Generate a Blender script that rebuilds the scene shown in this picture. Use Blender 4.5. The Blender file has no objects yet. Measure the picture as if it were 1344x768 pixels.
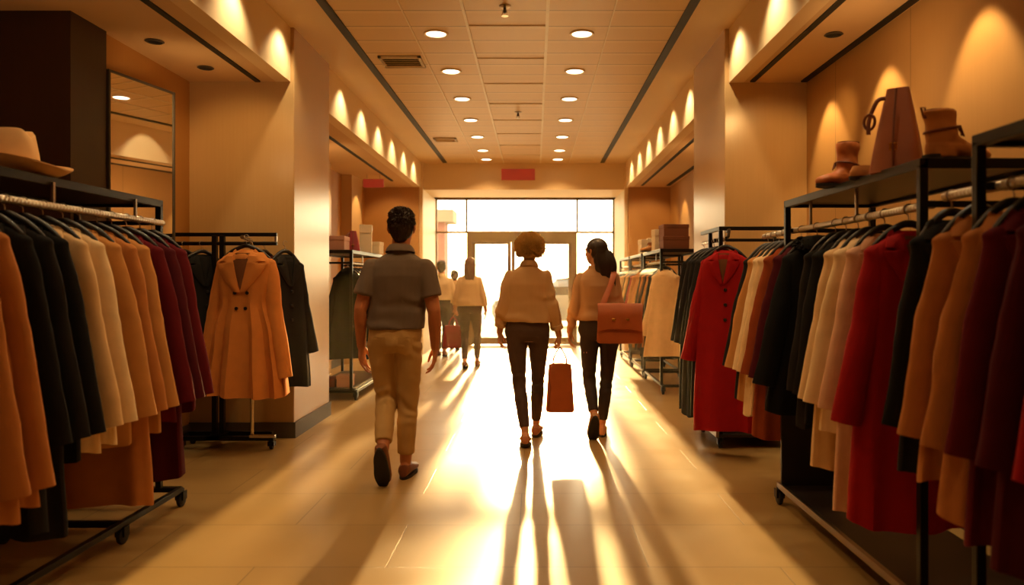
# shopping aisle with clothes racks, walkers and a bright entrance
P_DOWN, P_SCAL, P_WASH, P_BAY_FILL = 66, 30, 42, 9
P_SUN, SUN_EL, P_SKY = 17.0, 11.0, 8.0
VT, LOOK, EXPO = 'Standard', 'None', 0.0
P_GLOW_HAZE = .0038
P_SOFFIT_FILL = 9
import bpy, math, random
from mathutils import Vector, Matrix, noise
random.seed(7)
SC = bpy.context.scene
COL = SC.collection
PI = math.pi
EYE = 1.31
def at(u, v, d):
    return Vector(((u - 702) * d / 1000, d, EYE + (368 - v) * d / 1000))

# ------------------------------------------------------------------ mesh helpers
class MB:
    def __init__(s):
        s.v = []; s.f = []
    def add(s, vs, fs):
        o = len(s.v); s.v += [tuple(p) for p in vs]; s.f += [tuple(i + o for i in f) for f in fs]
    def box(s, x0, x1, y0, y1, z0, z1):
        vs = [(x, y, z) for z in (z0, z1) for y in (y0, y1) for x in (x0, x1)]
        s.add(vs, [(0,2,3,1),(4,5,7,6),(0,1,5,4),(2,6,7,3),(0,4,6,2),(1,3,7,5)]); return s
    def quad(s, a, b, c, d):
        s.add([a, b, c, d], [(0,1,2,3)]); return s
    def loft(s, rings, cap0=True, cap1=True):
        n = len(rings[0]); vs = [p for r in rings for p in r]; fs = []
        for i in range(len(rings) - 1):
            for j in range(n):
                k = (j + 1) % n
                fs.append((i*n+j, i*n+k, (i+1)*n+k, (i+1)*n+j))
        if cap0: fs.append(tuple(range(n))[::-1])
        if cap1: fs.append(tuple((len(rings)-1)*n + j for j in range(n)))
        s.add(vs, fs); return s
    def tube(s, pts, radii, n=12, round_ends=False, flat=1.0, ref=None, smooth=0):
        pts = [Vector(p) for p in pts]
        if not hasattr(radii, '__len__'): radii = [radii] * len(pts)
        radii = list(radii)
        if smooth: pts, radii = resample(pts, radii, smooth)
        rings = []; up = Vector(ref) if ref else None
        N = len(pts)
        for i, p in enumerate(pts):
            t = (pts[min(i+1, N-1)] - pts[max(i-1, 0)])
            if t.length < 1e-9: t = Vector((0,0,1))
            t.normalize()
            if up is None:
                up = Vector((0,1,0)) if abs(t.y) < .9 else Vector((1,0,0))
            a = up - t * up.dot(t)
            if a.length < 1e-6: a = t.orthogonal()
            a.normalize(); b = t.cross(a); up = a
            def ring(c, r): return [c + a*(r*flat*math.cos(2*PI*j/n)) + b*(r*math.sin(2*PI*j/n)) for j in range(n)]
            if round_ends and i == 0:
                for q in (.25, .6, .87): 
                    rings.append(ring(p - t*radii[0]*math.sqrt(1-q*q), radii[0]*q))
            rings.append(ring(p, radii[i]))
            if round_ends and i == N-1:
                for q in (.87, .6, .25):
                    rings.append(ring(p + t*radii[i]*math.sqrt(1-q*q), radii[i]*q))
        s.loft(rings); return s
    def ball(s, c, r, n=14, m=9, rot=None):
        c = Vector(c); r = Vector(r if hasattr(r, '__len__') else (r, r, r)); rings = []
        for i in range(1, m):
            th = PI*i/m; ring = []
            for j in range(n):
                p = Vector((r.x*math.sin(th)*math.cos(2*PI*j/n), r.y*math.sin(th)*math.sin(2*PI*j/n), -r.z*math.cos(th)))
                if rot: p = rot @ p
                ring.append(c + p)
            rings.append(ring)
        s.loft(rings); return s
    def lathe(s, prof, c=(0,0,0), n=20, ax=None):
        c = Vector(c); rings = []
        M = Matrix.Identity(3) if ax is None else Vector((0,0,1)).rotation_difference(Vector(ax)).to_matrix()
        for r, z in prof:
            rings.append([c + M @ Vector((r*math.cos(2*PI*j/n), r*math.sin(2*PI*j/n), z)) for j in range(n)])
        s.loft(rings); return s
    def ring(s, prof, c=(0,0,0), n=20, ax=None):
        c = Vector(c); M = Matrix.Identity(3) if ax is None else Vector((0,0,1)).rotation_difference(Vector(ax)).to_matrix(); m_ = len(prof)
        vs = [c + M @ Vector((r*math.cos(2*PI*j/n), r*math.sin(2*PI*j/n), z)) for r, z in prof for j in range(n)]
        fs = [(i*n+j, i*n+(j+1) % n, ((i+1) % m_)*n+(j+1) % n, ((i+1) % m_)*n+j) for i in range(m_) for j in range(n)]
        s.add(vs, fs); return s
    def prism(s, poly, axis, a, b):
        """poly of 2-D points extruded along axis 'x','y' or 'z' from a to b"""
        def P(p, t):
            return {'x': (t, p[0], p[1]), 'y': (p[0], t, p[1]), 'z': (p[0], p[1], t)}[axis]
        n = len(poly)
        vs = [P(p, a) for p in poly] + [P(p, b) for p in poly]
        fs = [(j, (j+1) % n, n+(j+1) % n, n+j) for j in range(n)] + [tuple(range(n))[::-1], tuple(range(n, 2*n))]
        s.add(vs, fs); return s
    def mesh(s, name):
        me = bpy.data.meshes.new(name); me.from_pydata([tuple(p) for p in s.v], [], s.f); me.update()
        return me
    def build(s, name, m=None, parent=None, smooth=True, bevel=0, fix=True):
        me = s.mesh(name)
        if fix: fix_normals(me)
        return link(name, me, m, parent, smooth, bevel)

def fix_normals(me):
    import bmesh
    bm = bmesh.new(); bm.from_mesh(me); bmesh.ops.recalc_face_normals(bm, faces=bm.faces); bm.to_mesh(me); bm.free()

def resample(pts, radii, k):
    P = [pts[0]] + list(pts) + [pts[-1]]; R = [radii[0]] + list(radii) + [radii[-1]]
    op, orr = [], []
    for i in range(1, len(P) - 2):
        for q in range(k):
            t = q / k
            def cr(a, b, c, d): return .5*((2*b) + (c-a)*t + (2*a-5*b+4*c-d)*t*t + (3*b-a-3*c+d)*t*t*t)
            op.append(Vector([cr(P[i-1][j], P[i][j], P[i+1][j], P[i+2][j]) for j in range(3)]))
            orr.append(max(1e-4, cr(R[i-1], R[i], R[i+1], R[i+2])))
    op.append(Vector(pts[-1])); orr.append(radii[-1])
    return op, orr

def link(name, me, m=None, parent=None, smooth=True, bevel=0):
    o = bpy.data.objects.new(name, me); COL.objects.link(o)
    if m and not me.materials: me.materials.append(m)
    if parent: o.parent = parent
    if smooth:
        me.polygons.foreach_set('use_smooth', [True]*len(me.polygons))
        try: me.set_sharp_from_angle(angle=math.radians(40))
        except Exception: pass
    if bevel:
        b = o.modifiers.new('bevel', 'BEVEL'); b.width = bevel; b.segments = 2; b.limit_method = 'ANGLE'
    return o

def remesh(mb, name, voxel, m, parent=None, smooth=4, fac=.5, disp=None):
    me = mb.mesh(name + '_src'); fix_normals(me)
    o = bpy.data.objects.new(name + '_src', me); COL.objects.link(o)
    r = o.modifiers.new('r', 'REMESH'); r.mode = 'VOXEL'; r.voxel_size = voxel; r.use_smooth_shade = True
    if smooth:
        sm = o.modifiers.new('s', 'SMOOTH'); sm.iterations = smooth; sm.factor = fac
    dg = bpy.context.evaluated_depsgraph_get(); dg.update()
    new = bpy.data.meshes.new_from_object(o.evaluated_get(dg))
    new.name = name
    bpy.data.objects.remove(o); bpy.data.meshes.remove(me)
    if disp:
        new.update()
        nr = [v.normal.copy() for v in new.vertices]
        for v, q in zip(new.vertices, nr):
            v.co += q * disp(v.co)
    new.materials.clear(); new.materials.append(m)
    ob = bpy.data.objects.new(name, new); COL.objects.link(ob)
    new.polygons.foreach_set('use_smooth', [True]*len(new.polygons)); new.update()
    if parent: ob.parent = parent
    return ob

# ------------------------------------------------------------------ tagging
def tag(o, label=None, cat=None, group=None, kind=None):
    if label: o['label'] = label
    if cat: o['category'] = cat
    if group: o['group'] = group
    if kind: o['kind'] = kind
    return o
def empty(name, loc, label, cat, group=None, rz=0):
    o = bpy.data.objects.new(name, None); COL.objects.link(o); o.empty_display_size = .1
    o.location = loc; o.rotation_euler = (0, 0, rz)
    return tag(o, label, cat, group)
def struct(name, mb, m, parent=None, smooth=False, bevel=0):
    o = mb.build(name, m, parent, smooth, bevel)
    if not parent: o['kind'] = 'structure'
    return o
ORD = ['', 'first','second','third','fourth','fifth','sixth','seventh','eighth','ninth','tenth','eleventh','twelfth','thirteenth','fourteenth','fifteenth','sixteenth']

# ------------------------------------------------------------------ materials
def lin(h):
    h = h.lstrip('#'); c = [int(h[i:i+2], 16)/255 for i in (0, 2, 4)]
    return tuple((x/12.92 if x <= .04045 else ((x+.055)/1.055)**2.4) for x in c) + (1,)
class NT:
    def __init__(s, name):
        s.m = bpy.data.materials.new(name); s.m.use_nodes = True; s.t = s.m.node_tree
        s.b = s.t.nodes['Principled BSDF']; s.out = s.t.nodes['Material Output']
    def n(s, t, **kw):
        o = s.t.nodes.new(t)
        for k, v in kw.items():
            if k.startswith('_'): setattr(o, k[1:], v)
            else: o.inputs[k.replace('_', ' ')].default_value = v
        return o
    def l(s, a, b): s.t.links.new(a, b)
    def math(s, op, a, b=None):
        o = s.t.nodes.new('ShaderNodeMath'); o.operation = op
        for i, x in enumerate((a, b)):
            if x is None: continue
            if isinstance(x, (int, float)): o.inputs[i].default_value = x
            else: s.l(x, o.inputs[i])
        return o.outputs[0]
    def mix(s, fac, a, b):
        o = s.t.nodes.new('ShaderNodeMix'); o.data_type = 'RGBA'
        if isinstance(fac, (int, float)): o.inputs[0].default_value = fac
        else: s.l(fac, o.inputs[0])
        for i, x in ((6, a), (7, b)):
            if isinstance(x, tuple): o.inputs[i].default_value = x
            else: s.l(x, o.inputs[i])
        return o.outputs[2]
def scale_c(c, k): return tuple(min(1, x*k) for x in c[:3]) + (1,)

def mat(name, col, rough=.6, metal=0, noise_amt=.12, nscale=8, bump=0, bscale=200, spec=.5, sheen=0, trans=0, emit=None, estr=0, stretch=None):
    t = NT(name); c = lin(col) if isinstance(col, str) else col
    tc = t.n('ShaderNodeTexCoord')
    mp = t.n('ShaderNodeMapping'); t.l(tc.outputs['Object'], mp.inputs[0])
    if stretch: mp.inputs['Scale'].default_value = stretch
    no = t.n('ShaderNodeTexNoise', Scale=nscale, Detail=3.0); t.l(mp.outputs[0], no.inputs['Vector'])
    cc = t.mix(no.outputs[0], scale_c(c, 1-noise_amt), scale_c(c, 1+noise_amt))
    t.l(cc, t.b.inputs['Base Color'])
    t.b.inputs['Roughness'].default_value = rough; t.b.inputs['Metallic'].default_value = metal
    t.b.inputs['Specular IOR Level'].default_value = spec
    if sheen:
        t.b.inputs['Sheen Weight'].default_value = sheen; t.b.inputs['Sheen Roughness'].default_value = .4
        t.b.inputs['Sheen Tint'].default_value = scale_c(c, 1.6)
    if bump:
        n2 = t.n('ShaderNodeTexNoise', Scale=bscale, Detail=2.0); t.l(tc.outputs['Object'], n2.inputs['Vector'])
        bp = t.n('ShaderNodeBump', Strength=bump, Distance=.002); t.l(n2.outputs[0], bp.inputs['Height']); t.l(bp.outputs[0], t.b.inputs['Normal'])
    if emit is not None:
        t.b.inputs['Emission Color'].default_value = lin(emit) if isinstance(emit, str) else emit
        t.b.inputs['Emission Strength'].default_value = estr
    if trans:
        tr = t.n('ShaderNodeBsdfTranslucent'); t.l(cc, tr.inputs[0])
        mx = t.n('ShaderNodeMixShader'); mx.inputs[0].default_value = trans
        t.l(t.b.outputs[0], mx.inputs[1]); t.l(tr.outputs[0], mx.inputs[2]); t.l(mx.outputs[0], t.out.inputs[0])
    return t.m

def glass_mat(name, tint=(.97,.98,.97,1), refl=.07):
    t = NT(name); t.t.nodes.remove(t.b)
    a = t.n('ShaderNodeBsdfTransparent', Color=tint); g = t.n('ShaderNodeBsdfGlossy', Roughness=.02)
    fr = t.n('ShaderNodeFresnel', IOR=1.3)
    mx = t.n('ShaderNodeMixShader'); t.l(fr.outputs[0], mx.inputs[0])
    t.l(a.outputs[0], mx.inputs[1]); t.l(g.outputs[0], mx.inputs[2]); t.l(mx.outputs[0], t.out.inputs[0])
    return t.m

def floor_mat():
    t = NT('floor_tile'); tc = t.n('ShaderNodeTexCoord')
    br = t.n('ShaderNodeTexBrick', _offset=.5, Scale=1.0, Mortar_Size=.003, Mortar_Smooth=.2, Brick_Width=1.2, Row_Height=.6)
    mp = t.n('ShaderNodeMapping'); mp.inputs['Location'].default_value = (.08, .12, 0)
    t.l(tc.outputs['Object'], mp.inputs[0]); t.l(mp.outputs[0], br.inputs['Vector'])
    br.inputs['Color1'].default_value = lin('#a98b58'); br.inputs['Color2'].default_value = lin('#a18350'); br.inputs['Mortar'].default_value = lin('#6f5834')
    no = t.n('ShaderNodeTexNoise', Scale=2.2, Detail=5.0); t.l(tc.outputs['Object'], no.inputs['Vector'])
    c = t.mix(t.math('MULTIPLY', no.outputs[0], .25), br.outputs[0], lin('#84693d'))
    t.l(c, t.b.inputs['Base Color'])
    rr = t.math('ADD', t.math('MULTIPLY', no.outputs[0], .14), .24); t.l(rr, t.b.inputs['Roughness'])
    t.b.inputs['Specular IOR Level'].default_value = .55
    bp = t.n('ShaderNodeBump', Strength=.25, Distance=.003); bp.invert = True
    t.l(br.outputs['Fac'], bp.inputs['Height']); t.l(bp.outputs[0], t.b.inputs['Normal'])
    return t.m

def ceiling_mat():
    t = NT('ceiling_slat'); tc = t.n('ShaderNodeTexCoord'); sp = t.n('ShaderNodeSeparateXYZ'); t.l(tc.outputs['Object'], sp.inputs[0])
    def line(src, period, w, off=0):
        q = t.math('FRACT', t.math('DIVIDE', t.math('ADD', src, off), period))
        return t.math('LESS_THAN', q, w/period)
    a = line(sp.outputs[1], .37, .016); b = line(sp.outputs[1], .37, .05, -.02)
    inband = t.math('MULTIPLY', t.math('GREATER_THAN', sp.outputs[0], -1.6), t.math('LESS_THAN', sp.outputs[0], 1.2))
    no = t.n('ShaderNodeTexNoise', Scale=1.3, Detail=4.0); t.l(tc.outputs['Object'], no.inputs['Vector'])
    base = t.mix(no.outputs[0], lin('#dcbd88'), lin('#e6ca98'))
    dk = t.math('MULTIPLY', t.math('MULTIPLY', a, inband), .55)
    c = t.mix(dk, base, lin('#5f4420'))
    lt = t.math('MULTIPLY', t.math('MULTIPLY', t.math('SUBTRACT', b, a), inband), .35)
    c2 = t.mix(lt, c, lin('#f3ddb4'))
    t.l(c2, t.b.inputs['Base Color']); t.b.inputs['Roughness'].default_value = .45
    return t.m

def panel_mat(name, c1, c2, rough=.5, streak=(1, 1, .04), nscale=60, groove=0, axis=1):
    t = NT(name); tc = t.n('ShaderNodeTexCoord'); mp = t.n('ShaderNodeMapping'); mp.inputs['Scale'].default_value = streak
    t.l(tc.outputs['Object'], mp.inputs[0])
    no = t.n('ShaderNodeTexNoise', Scale=nscale, Detail=4.0); t.l(mp.outputs[0], no.inputs['Vector'])
    n2 = t.n('ShaderNodeTexNoise', Scale=1.1, Detail=2.0); t.l(tc.outputs['Object'], n2.inputs['Vector'])
    f = t.math('ADD', t.math('MULTIPLY', no.outputs[0], .6), t.math('MULTIPLY', n2.outputs[0], .4))
    c = t.mix(f, lin(c1), lin(c2))
    if groove:
        sp = t.n('ShaderNodeSeparateXYZ'); t.l(tc.outputs['Object'], sp.inputs[0])
        g = t.math('LESS_THAN', t.math('FRACT', t.math('DIVIDE', sp.outputs[axis], groove)), .008/groove)
        c = t.mix(t.math('MULTIPLY', g, .5), c, lin('#4a3216'))
    t.l(c, t.b.inputs['Base Color']); t.b.inputs['Roughness'].default_value = rough
    return t.m

M = {}
M['floor'] = floor_mat(); M['ceiling'] = ceiling_mat()
M['soffit'] = mat('soffit_paint', '#dcb884', .6, noise_amt=.05, nscale=2)
M['bulk'] = mat('bulkhead_paint', '#ecd2a4', .55, noise_amt=.05, nscale=2)
M['wall'] = panel_mat('wall_panel', '#b07c3c', '#bd8946', .55, groove=0)
M['wallp'] = panel_mat('wall_panel_grooved', '#b98c50', '#c4985a', .55, groove=1.15, axis=1)
M['pier'] = panel_mat('pier_panel', '#c09a66', '#cca874', .24)
M['dark'] = panel_mat('dark_wood', '#2a1710', '#3a2116', .4)
M['base'] = mat('baseboard_grey', '#4c4338', .5)
M['black'] = mat('black_metal', '#17130f', .38, .6, .1)
M['shelf'] = mat('shelf_board', '#2a2420', .42, .2, .1)
M['chrome'] = mat('chrome', '#cfc6b8', .22, 1.0, .03)
M['rail'] = mat('ribbed_rail', '#d8d0c2', .3, .75, .05)
M['steel'] = mat('hanger_steel', '#a89a88', .3, 1.0, .05)
M['rubber'] = mat('castor_rubber', '#0d0c0b', .6)
M['plastic'] = mat('hanger_plastic', '#120f0d', .4)
M['glass'] = glass_mat('window_glass')
M['bronze'] = mat('door_bronze', '#6b4a24', .4, .5, .08)
M['white_trim'] = mat('reveal_paint', '#efe2c8', .5, noise_amt=.03)
M['lamp'] = mat('lamp_diffuser', '#ffffff', .5, emit=(1, .86, .6, 1), estr=5)
M['ring'] = mat('lamp_ring', '#efe0c0', .4)
M['red_sign'] = mat('red_sign', '#8f2616', .45, emit=(1, .08, .03, 1), estr=.18)
def mirror_mat():
    t = NT('mirror_silver'); t.b.inputs['Metallic'].default_value = 1; t.b.inputs['Roughness'].default_value = .02
    no = t.n('ShaderNodeTexNoise', Scale=1.0); t.l(t.mix(no.outputs[0], (.86,.84,.8,1), (.9,.88,.84,1)), t.b.inputs['Base Color']); return t.m
M['mirror'] = mirror_mat()
def fabric(name, col, sheen=.4, trans=0):
    return mat('wool_' + name, col, .9, 0, .14, 14, .35, 420, .2, sheen, trans)
FAB = {
 'camel': fabric('camel', '#b3743c'), 'tan': fabric('tan', '#bd8549'), 'black': fabric('black', '#14120f', .15),
 'charcoal': fabric('charcoal', '#1d1a18', .15), 'cream': fabric('cream', '#dcb988'), 'ivory': fabric('ivory', '#e4c79a'),
 'burgundy': fabric('burgundy', '#5a0d12'), 'wine': fabric('wine', '#480a12'), 'red': fabric('red', '#930c0c'), 'scarlet': fabric('scarlet', '#8f0f10'),
 'rust': fabric('rust', '#8f3f17'), 'blush': fabric('blush', '#d6a888'), 'caramel': fabric('caramel', '#c47a38'), 'brown': fabric('brown', '#6b4122'),
}
COLNAME = {'camel':'camel brown','tan':'light tan','black':'black','charcoal':'charcoal black','cream':'cream','ivory':'pale ivory','burgundy':'burgundy','wine':'dark wine red','red':'bright red','scarlet':'deep scarlet','rust':'rust orange','blush':'blush pink','caramel':'caramel','brown':'brown'}
# ------------------------------------------------------------------ the room
ZC = 3.41; ZB = 2.96                       # aisle ceiling, bay ceiling
XL, XR = -2.03, 1.62                       # bulkhead planes on either side of the aisle
YB = -3.5                                  # wall behind the camera
YH = 13.7; YG = 15.4                       # header wall, glazing
struct('floor', MB().box(-3.6, 3.2, YB, 15.6, -.1, 0), M['floor'])
struct('ceiling', MB().box(XL, XR, YB, YH, ZC, ZC+.1), M['ceiling'])
struct('ceiling_left_bay', MB().box(-3.6, XL-.12, YB, 13.5, ZB, ZB+.1), M['soffit'])
struct('ceiling_right_bay', MB().box(XR+.12, 3.2, YB, 13.5, ZB, ZB+.1), M['soffit'])
struct('wall_left_bulkhead', MB().box(XL-.12, XL, YB, YH, ZB, ZC+.1), M['bulk'])
struct('wall_right_bulkhead', MB().box(XR, XR+.12, YB, YH, ZB, ZC+.1), M['bulk'])
struct('wall_left', MB().box(-3.1, -2.87, 5.05, 6.33, 0, ZB), M['wall'])
struct('wall_left_front', MB().box(-3.6, -3.4, YB, 4.66, 0, ZB), M['wall'])
struct('wall_left_dark_pier', MB().box(-3.6, -2.84, 4.66, 5.05, 0, ZB), M['dark'])
struct('wall_left_pier', MB().box(-3.1, -2.0, 6.33, 7.41, 0, ZC+.05), M['pier'], bevel=.006)
struct('wall_left_rear', MB().box(-3.3, -3.02, 7.41, 13.5, 0, ZB), M['wall'])
struct('wall_left_pilaster', MB().box(-3.02, -2.86, 9.9, 10.7, 0, ZB), M['pier'])
struct('wall_left_pilaster_far', MB().box(-3.02, -2.86, 11.9, 12.6, 0, ZB), M['pier'])
struct('wall_left_return', MB().box(-3.3, -2.06, 13.5, YG+.2, 0, ZC), M['wall'])
struct('wall_right', MB().box(2.27, 2.5, YB, 6.36, 0, ZB), M['wallp'])
struct('wall_right_pier', MB().box(1.585, 2.5, 6.36, 7.6, 0, ZC+.05), M['pier'], bevel=.006)
struct('wall_right_rear', MB().box(2.4, 2.6, 7.6, 13.5, 0, ZB), M['wallp'])
struct('wall_right_return', MB().box(1.66, 2.6, 13.5, YG+.2, 0, ZC), M['wall'])
struct('wall_header', MB().box(-2.06, 1.66, YH, YG-.45, 2.94, ZC+.1), M['bulk'])
struct('wall_header_soffit', MB().box(-2.06, 1.66, YG-.45, YG+.2, 2.98, ZC+.1), M['white_trim'])
struct('wall_back', MB().box(-3.6, 3.2, YB-.1, YB, 0, ZC+.1), M['wall'])
struct('wall_back_left_end', MB().box(-3.7, -3.6, YB, 4.7, 0, ZC), M['wall'])
struct('trim_1', MB().box(-2.06, -2.0, YH-.02, YG+.05, 0, 2.94), M['white_trim'])
struct('trim_2', MB().box(1.6, 1.66, YH-.02, YG+.05, 0, 2.94), M['white_trim'])
# front pilaster edges beside the header
struct('trim_3', MB().box(-2.1, -2.0, YH-.12, YH-.02, 0, ZC), M['bulk'])
struct('trim_4', MB().box(1.6, 1.7, YH-.12, YH-.02, 0, ZC), M['bulk'])
struct('baseboard_left', MB().box(-3.0, -1.985, 6.315, 7.425, 0, .13).box(-2.87, -2.85, 5.05, 6.33, 0, .12), M['base'])
struct('baseboard_right', MB().box(1.57, 2.4, 6.345, 7.615, 0, .13).box(2.25, 2.27, YB, 6.36, 0, .12), M['base'])
struct('baseboard_left_rear', MB().box(-3.02, -2.06, 13.48, 13.5, 0, .12).box(-3.02, -3.0, 7.41, 13.5, 0, .12), M['base'])
struct('baseboard_right_rear', MB().box(1.66, 2.4, 13.48, 13.5, 0, .12), M['base'])
# black slots in the aisle ceiling
struct('trim_5', MB().box(-1.635, -1.565, YB, 13.55, ZC-.012, ZC+.02), M['rubber'])
struct('trim_6', MB().box(1.165, 1.235, YB, 13.55, ZC-.012, ZC+.02), M['rubber'])
# black slots in the bay ceilings
struct('trim_7', MB().box(-2.31, -2.27, .5, 6.3, ZB-.012, ZB+.02), M['rubber'])
struct('trim_8', MB().box(-2.38, -2.34, 7.5, 12.6, ZB-.012, ZB+.02), M['rubber'])
struct('trim_9', MB().box(1.78, 1.82, 3.9, 6.3, ZB-.012, ZB+.02), M['rubber'])
struct('trim_10', MB().box(2.2, 2.25, .5, 6.3, ZB-.012, ZB+.02), M['rubber'])
struct('trim_11', MB().box(1.84, 1.88, 7.8, 13.2, ZB-.012, ZB+.02), M['rubber'])
struct('trim_12', MB().box(2.28, 2.34, 7.8, 13.2, ZB-.012, ZB+.02), M['rubber'])
# pale T-bars of the ceiling grid
for k, (x, w) in enumerate(((-1.03, .010), (-.555, .022), (.10, .026), (.615, .010))):
    struct('trim_%d' % (13 + k), MB().box(x-w/2, x+w/2, YB, 13.6, ZC-.01, ZC+.01), M['ring'])
for k in range(9):
    y = 5.35 + k*.37*2.5
    struct('trim_%d' % (17 + k), MB().box(-.555, .1, y, y+.018, ZC-.008, ZC+.01), M['ring'])
struct('trim_26', MB().box(-2.99, -2.86, 8.15, 8.25, 0, 2.62), M['black'])

# mirror on the wall behind the hat rack
mr = empty('wall_mirror', (-2.855, 5.07, 0), 'tall frameless mirror set at an angle beside the dark brown pillar', 'mirror', None, math.radians(-12))
MB().box(0.004, .02, .012, .64, .1, 2.70).build('mirror_glass', M['mirror'], mr, False)
MB().box(.0, .028, .64, .655, .08, 2.715).box(.0, .028, -.003, .012, .08, 2.715).box(.0, .028, .012, .64, 2.70, 2.715).build('mirror_edge', M['base'], mr, False)

# downlights
def lamp_pair(i, d, x, side):
    o = empty('ceiling_downlight', (x, d, ZC), 'round glowing ceiling downlight, %s from the entrance in the row on the %s side' % (ORD[i], side), 'ceiling light', 'downlights along the aisle ceiling')
    MB().ring([(.082, -.001), (.104, -.001), (.104, -.008), (.1, -.012), (.086, -.010)], n=28).build('trim_ring', M['ring'], o)
    MB().lathe([(.001, -.007), (.0815, -.006), (.0815, -.002), (.001, -.002)], n=28).build('diffuser', M['lamp'], o)
def spot(loc, aim, energy, angle, blend=.5, col=(1, .60, .25), r=.04):
    l = bpy.data.lights.new('spot', 'SPOT'); l.energy = energy; l.spot_size = math.radians(angle); l.spot_blend = blend; l.color = col; l.shadow_soft_size = r
    o = bpy.data.objects.new('spot_lamp', l); COL.objects.link(o); o.location = loc
    o.rotation_euler = (Vector(aim) - Vector(loc)).to_track_quat('-Z', 'Y').to_euler(); return o
DL = [6.48 + 1.163*k for k in range(7)][:6] + [13.2]
for k, d in enumerate(DL):
    lamp_pair(7-k, d, -.84, 'mirror'); lamp_pair(7-k, d, .40, 'ankle boot')
for d, q in ((-2.5, .3), (-.3, .25), (1.8, .25), (4.2, .85)) + tuple((d, 1) for d in DL[::2]):
    for x in (-.84, .40): spot((x, d, ZC-.05), (x, d, 0), P_DOWN*q, 125, .8, r=.08)

# scallops of light on the two bulkheads and on the grooved wall
for k in range(11):
    y = 3.2 + .955*k
    if not 6.2 < y < 7.6:
        spot((XL+.2, y, ZC-.03), (XL-.02, y, 2.6), P_SCAL, 104, .8, (1, .77, .44), .03)
    if not 6.3 < y < 7.7:
        spot((XR-.2, y, ZC-.03), (XR+.02, y, 2.6), P_SCAL, 104, .8, (1, .77, .44), .03)
for y in (2.75, 3.85, 4.9, 5.85):
    spot((1.98, y, ZB-.03), (2.27, y, 2.0), P_WASH, 66, .5, (1, .66, .30), .02)
for y in (8.6, 10.4, 12.2):
    spot((1.95, y, ZB-.03), (2.4, y, 1.9), P_WASH, 62, .4, (1, .66, .30), .02)
    spot((-2.45, y, ZB-.03), (-3.0, y, 1.9), P_WASH, 62, .4, (1, .66, .30), .02)
for p, a in (((-2.2, 4.9, ZB-.03), (-2.4, 6.33, 1.9)), ((1.95, 5.0, ZB-.03), (1.95, 6.36, 1.9)), ((-2.5, 12.2, ZB-.03), (-2.5, 13.5, 1.9)), ((2.0, 12.3, ZB-.03), (2.0, 13.5, 1.9))):
    spot(p, a, P_WASH*.9, 70, .6, (1, .58, .2), .03)
for y in (.3, 1.9, 3.6):  # added fill spots over the near racks, no lit fittings there
    spot((-2.2, y, ZB-.03), (-2.0, y+.5, 0), P_BAY_FILL, 110, .8, (1, .6, .26), .06)
    spot((1.75, y, ZB-.03), (1.5, y+.5, 0), P_BAY_FILL, 110, .8, (1, .6, .26), .06)

# unlit recessed cans in the bay ceilings
for p, w in (((-2.62, 5.25, ZB), 'in the bay ceiling above the mirror'), ((-2.55, 5.9, ZB), 'in the bay ceiling by the wall behind the camel coat'),
             ((2.0, 5.1, ZB), 'in the bay ceiling above the brown handbag'), ((-2.6, 8.6, ZB), 'in the bay ceiling over the shelf of boxes')):
    o = empty('recessed_downlight', p, 'small dark unlit round fitting ' + w, 'ceiling fitting', 'unlit round fittings')
    MB().ring([(.055, -.001), (.062, -.006), (.05, -.012), (.047, -.001)], n=20).build('rim', M['base'], o)
    MB().lathe([(.001, -.004), (.046, -.004), (.046, .0), (.001, 0)], n=20).build('baffle', M['rubber'], o)

def vent(loc, w, l, label):
    o = empty('ceiling_vent', loc, label, 'vent')
    MB().box(-w/2, w/2, -l/2, l/2, -.006, -.002).build('backing', M['rubber'], o, False)
    f = MB(); t = .03
    f.box(-w/2, w/2, -l/2, -l/2+t, -.02, 0).box(-w/2, w/2, l/2-t, l/2, -.02, 0).box(-w/2, -w/2+t, -l/2, l/2, -.02, 0).box(w/2-t, w/2, -l/2, l/2, -.02, 0)
    f.build('frame', M['ring'], o, False)
    for k in range(5):
        y = -l/2+t+(l-2*t)*(k+.5)/5
        MB().prism([(y-.02, -.016), (y-.017, -.02), (y+.02, -.006), (y+.017, -.002)], 'x', -w/2+t, w/2-t).build('louvre', M['bulk'], o, False)
vent((-1.27, 7.3, ZC), .40, .36, 'square slatted air vent in the ceiling beside the black slot')
vent((-1.33, 11.35, ZC), .34, .26, 'small slatted air vent far down the ceiling close to the entrance')

def sprinkler(loc, label):
    o = empty('fire_sprinkler', loc, label, 'sprinkler')
    MB().lathe([(.001, 0), (.045, 0), (.045, -.004), (.02, -.015), (.001, -.015)], n=20).build('cover_plate', M['steel'], o)
    MB().tube([(0, 0, -.012), (0, 0, -.055)], .012, 10).build('nozzle', M['base'], o)
    MB().tube([(-.012, 0, -.03), (-.018, 0, -.06), (0, 0, -.075)], .003, 6).tube([(.012, 0, -.03), (.018, 0, -.06), (0, 0, -.075)], .003, 6).build('yoke', M['steel'], o)
    MB().lathe([(.001, -.074), (.028, -.074), (.028, -.078), (.001, -.078)], n=16).build('deflector', M['steel'], o)
sprinkler((-.23, 5.83, ZC), 'metal fire sprinkler head with wide round plate at the ceiling middle')
sprinkler((-.21, 9.5, ZC), 'small fire sprinkler head in the ceiling nearer the entrance doors')

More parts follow.
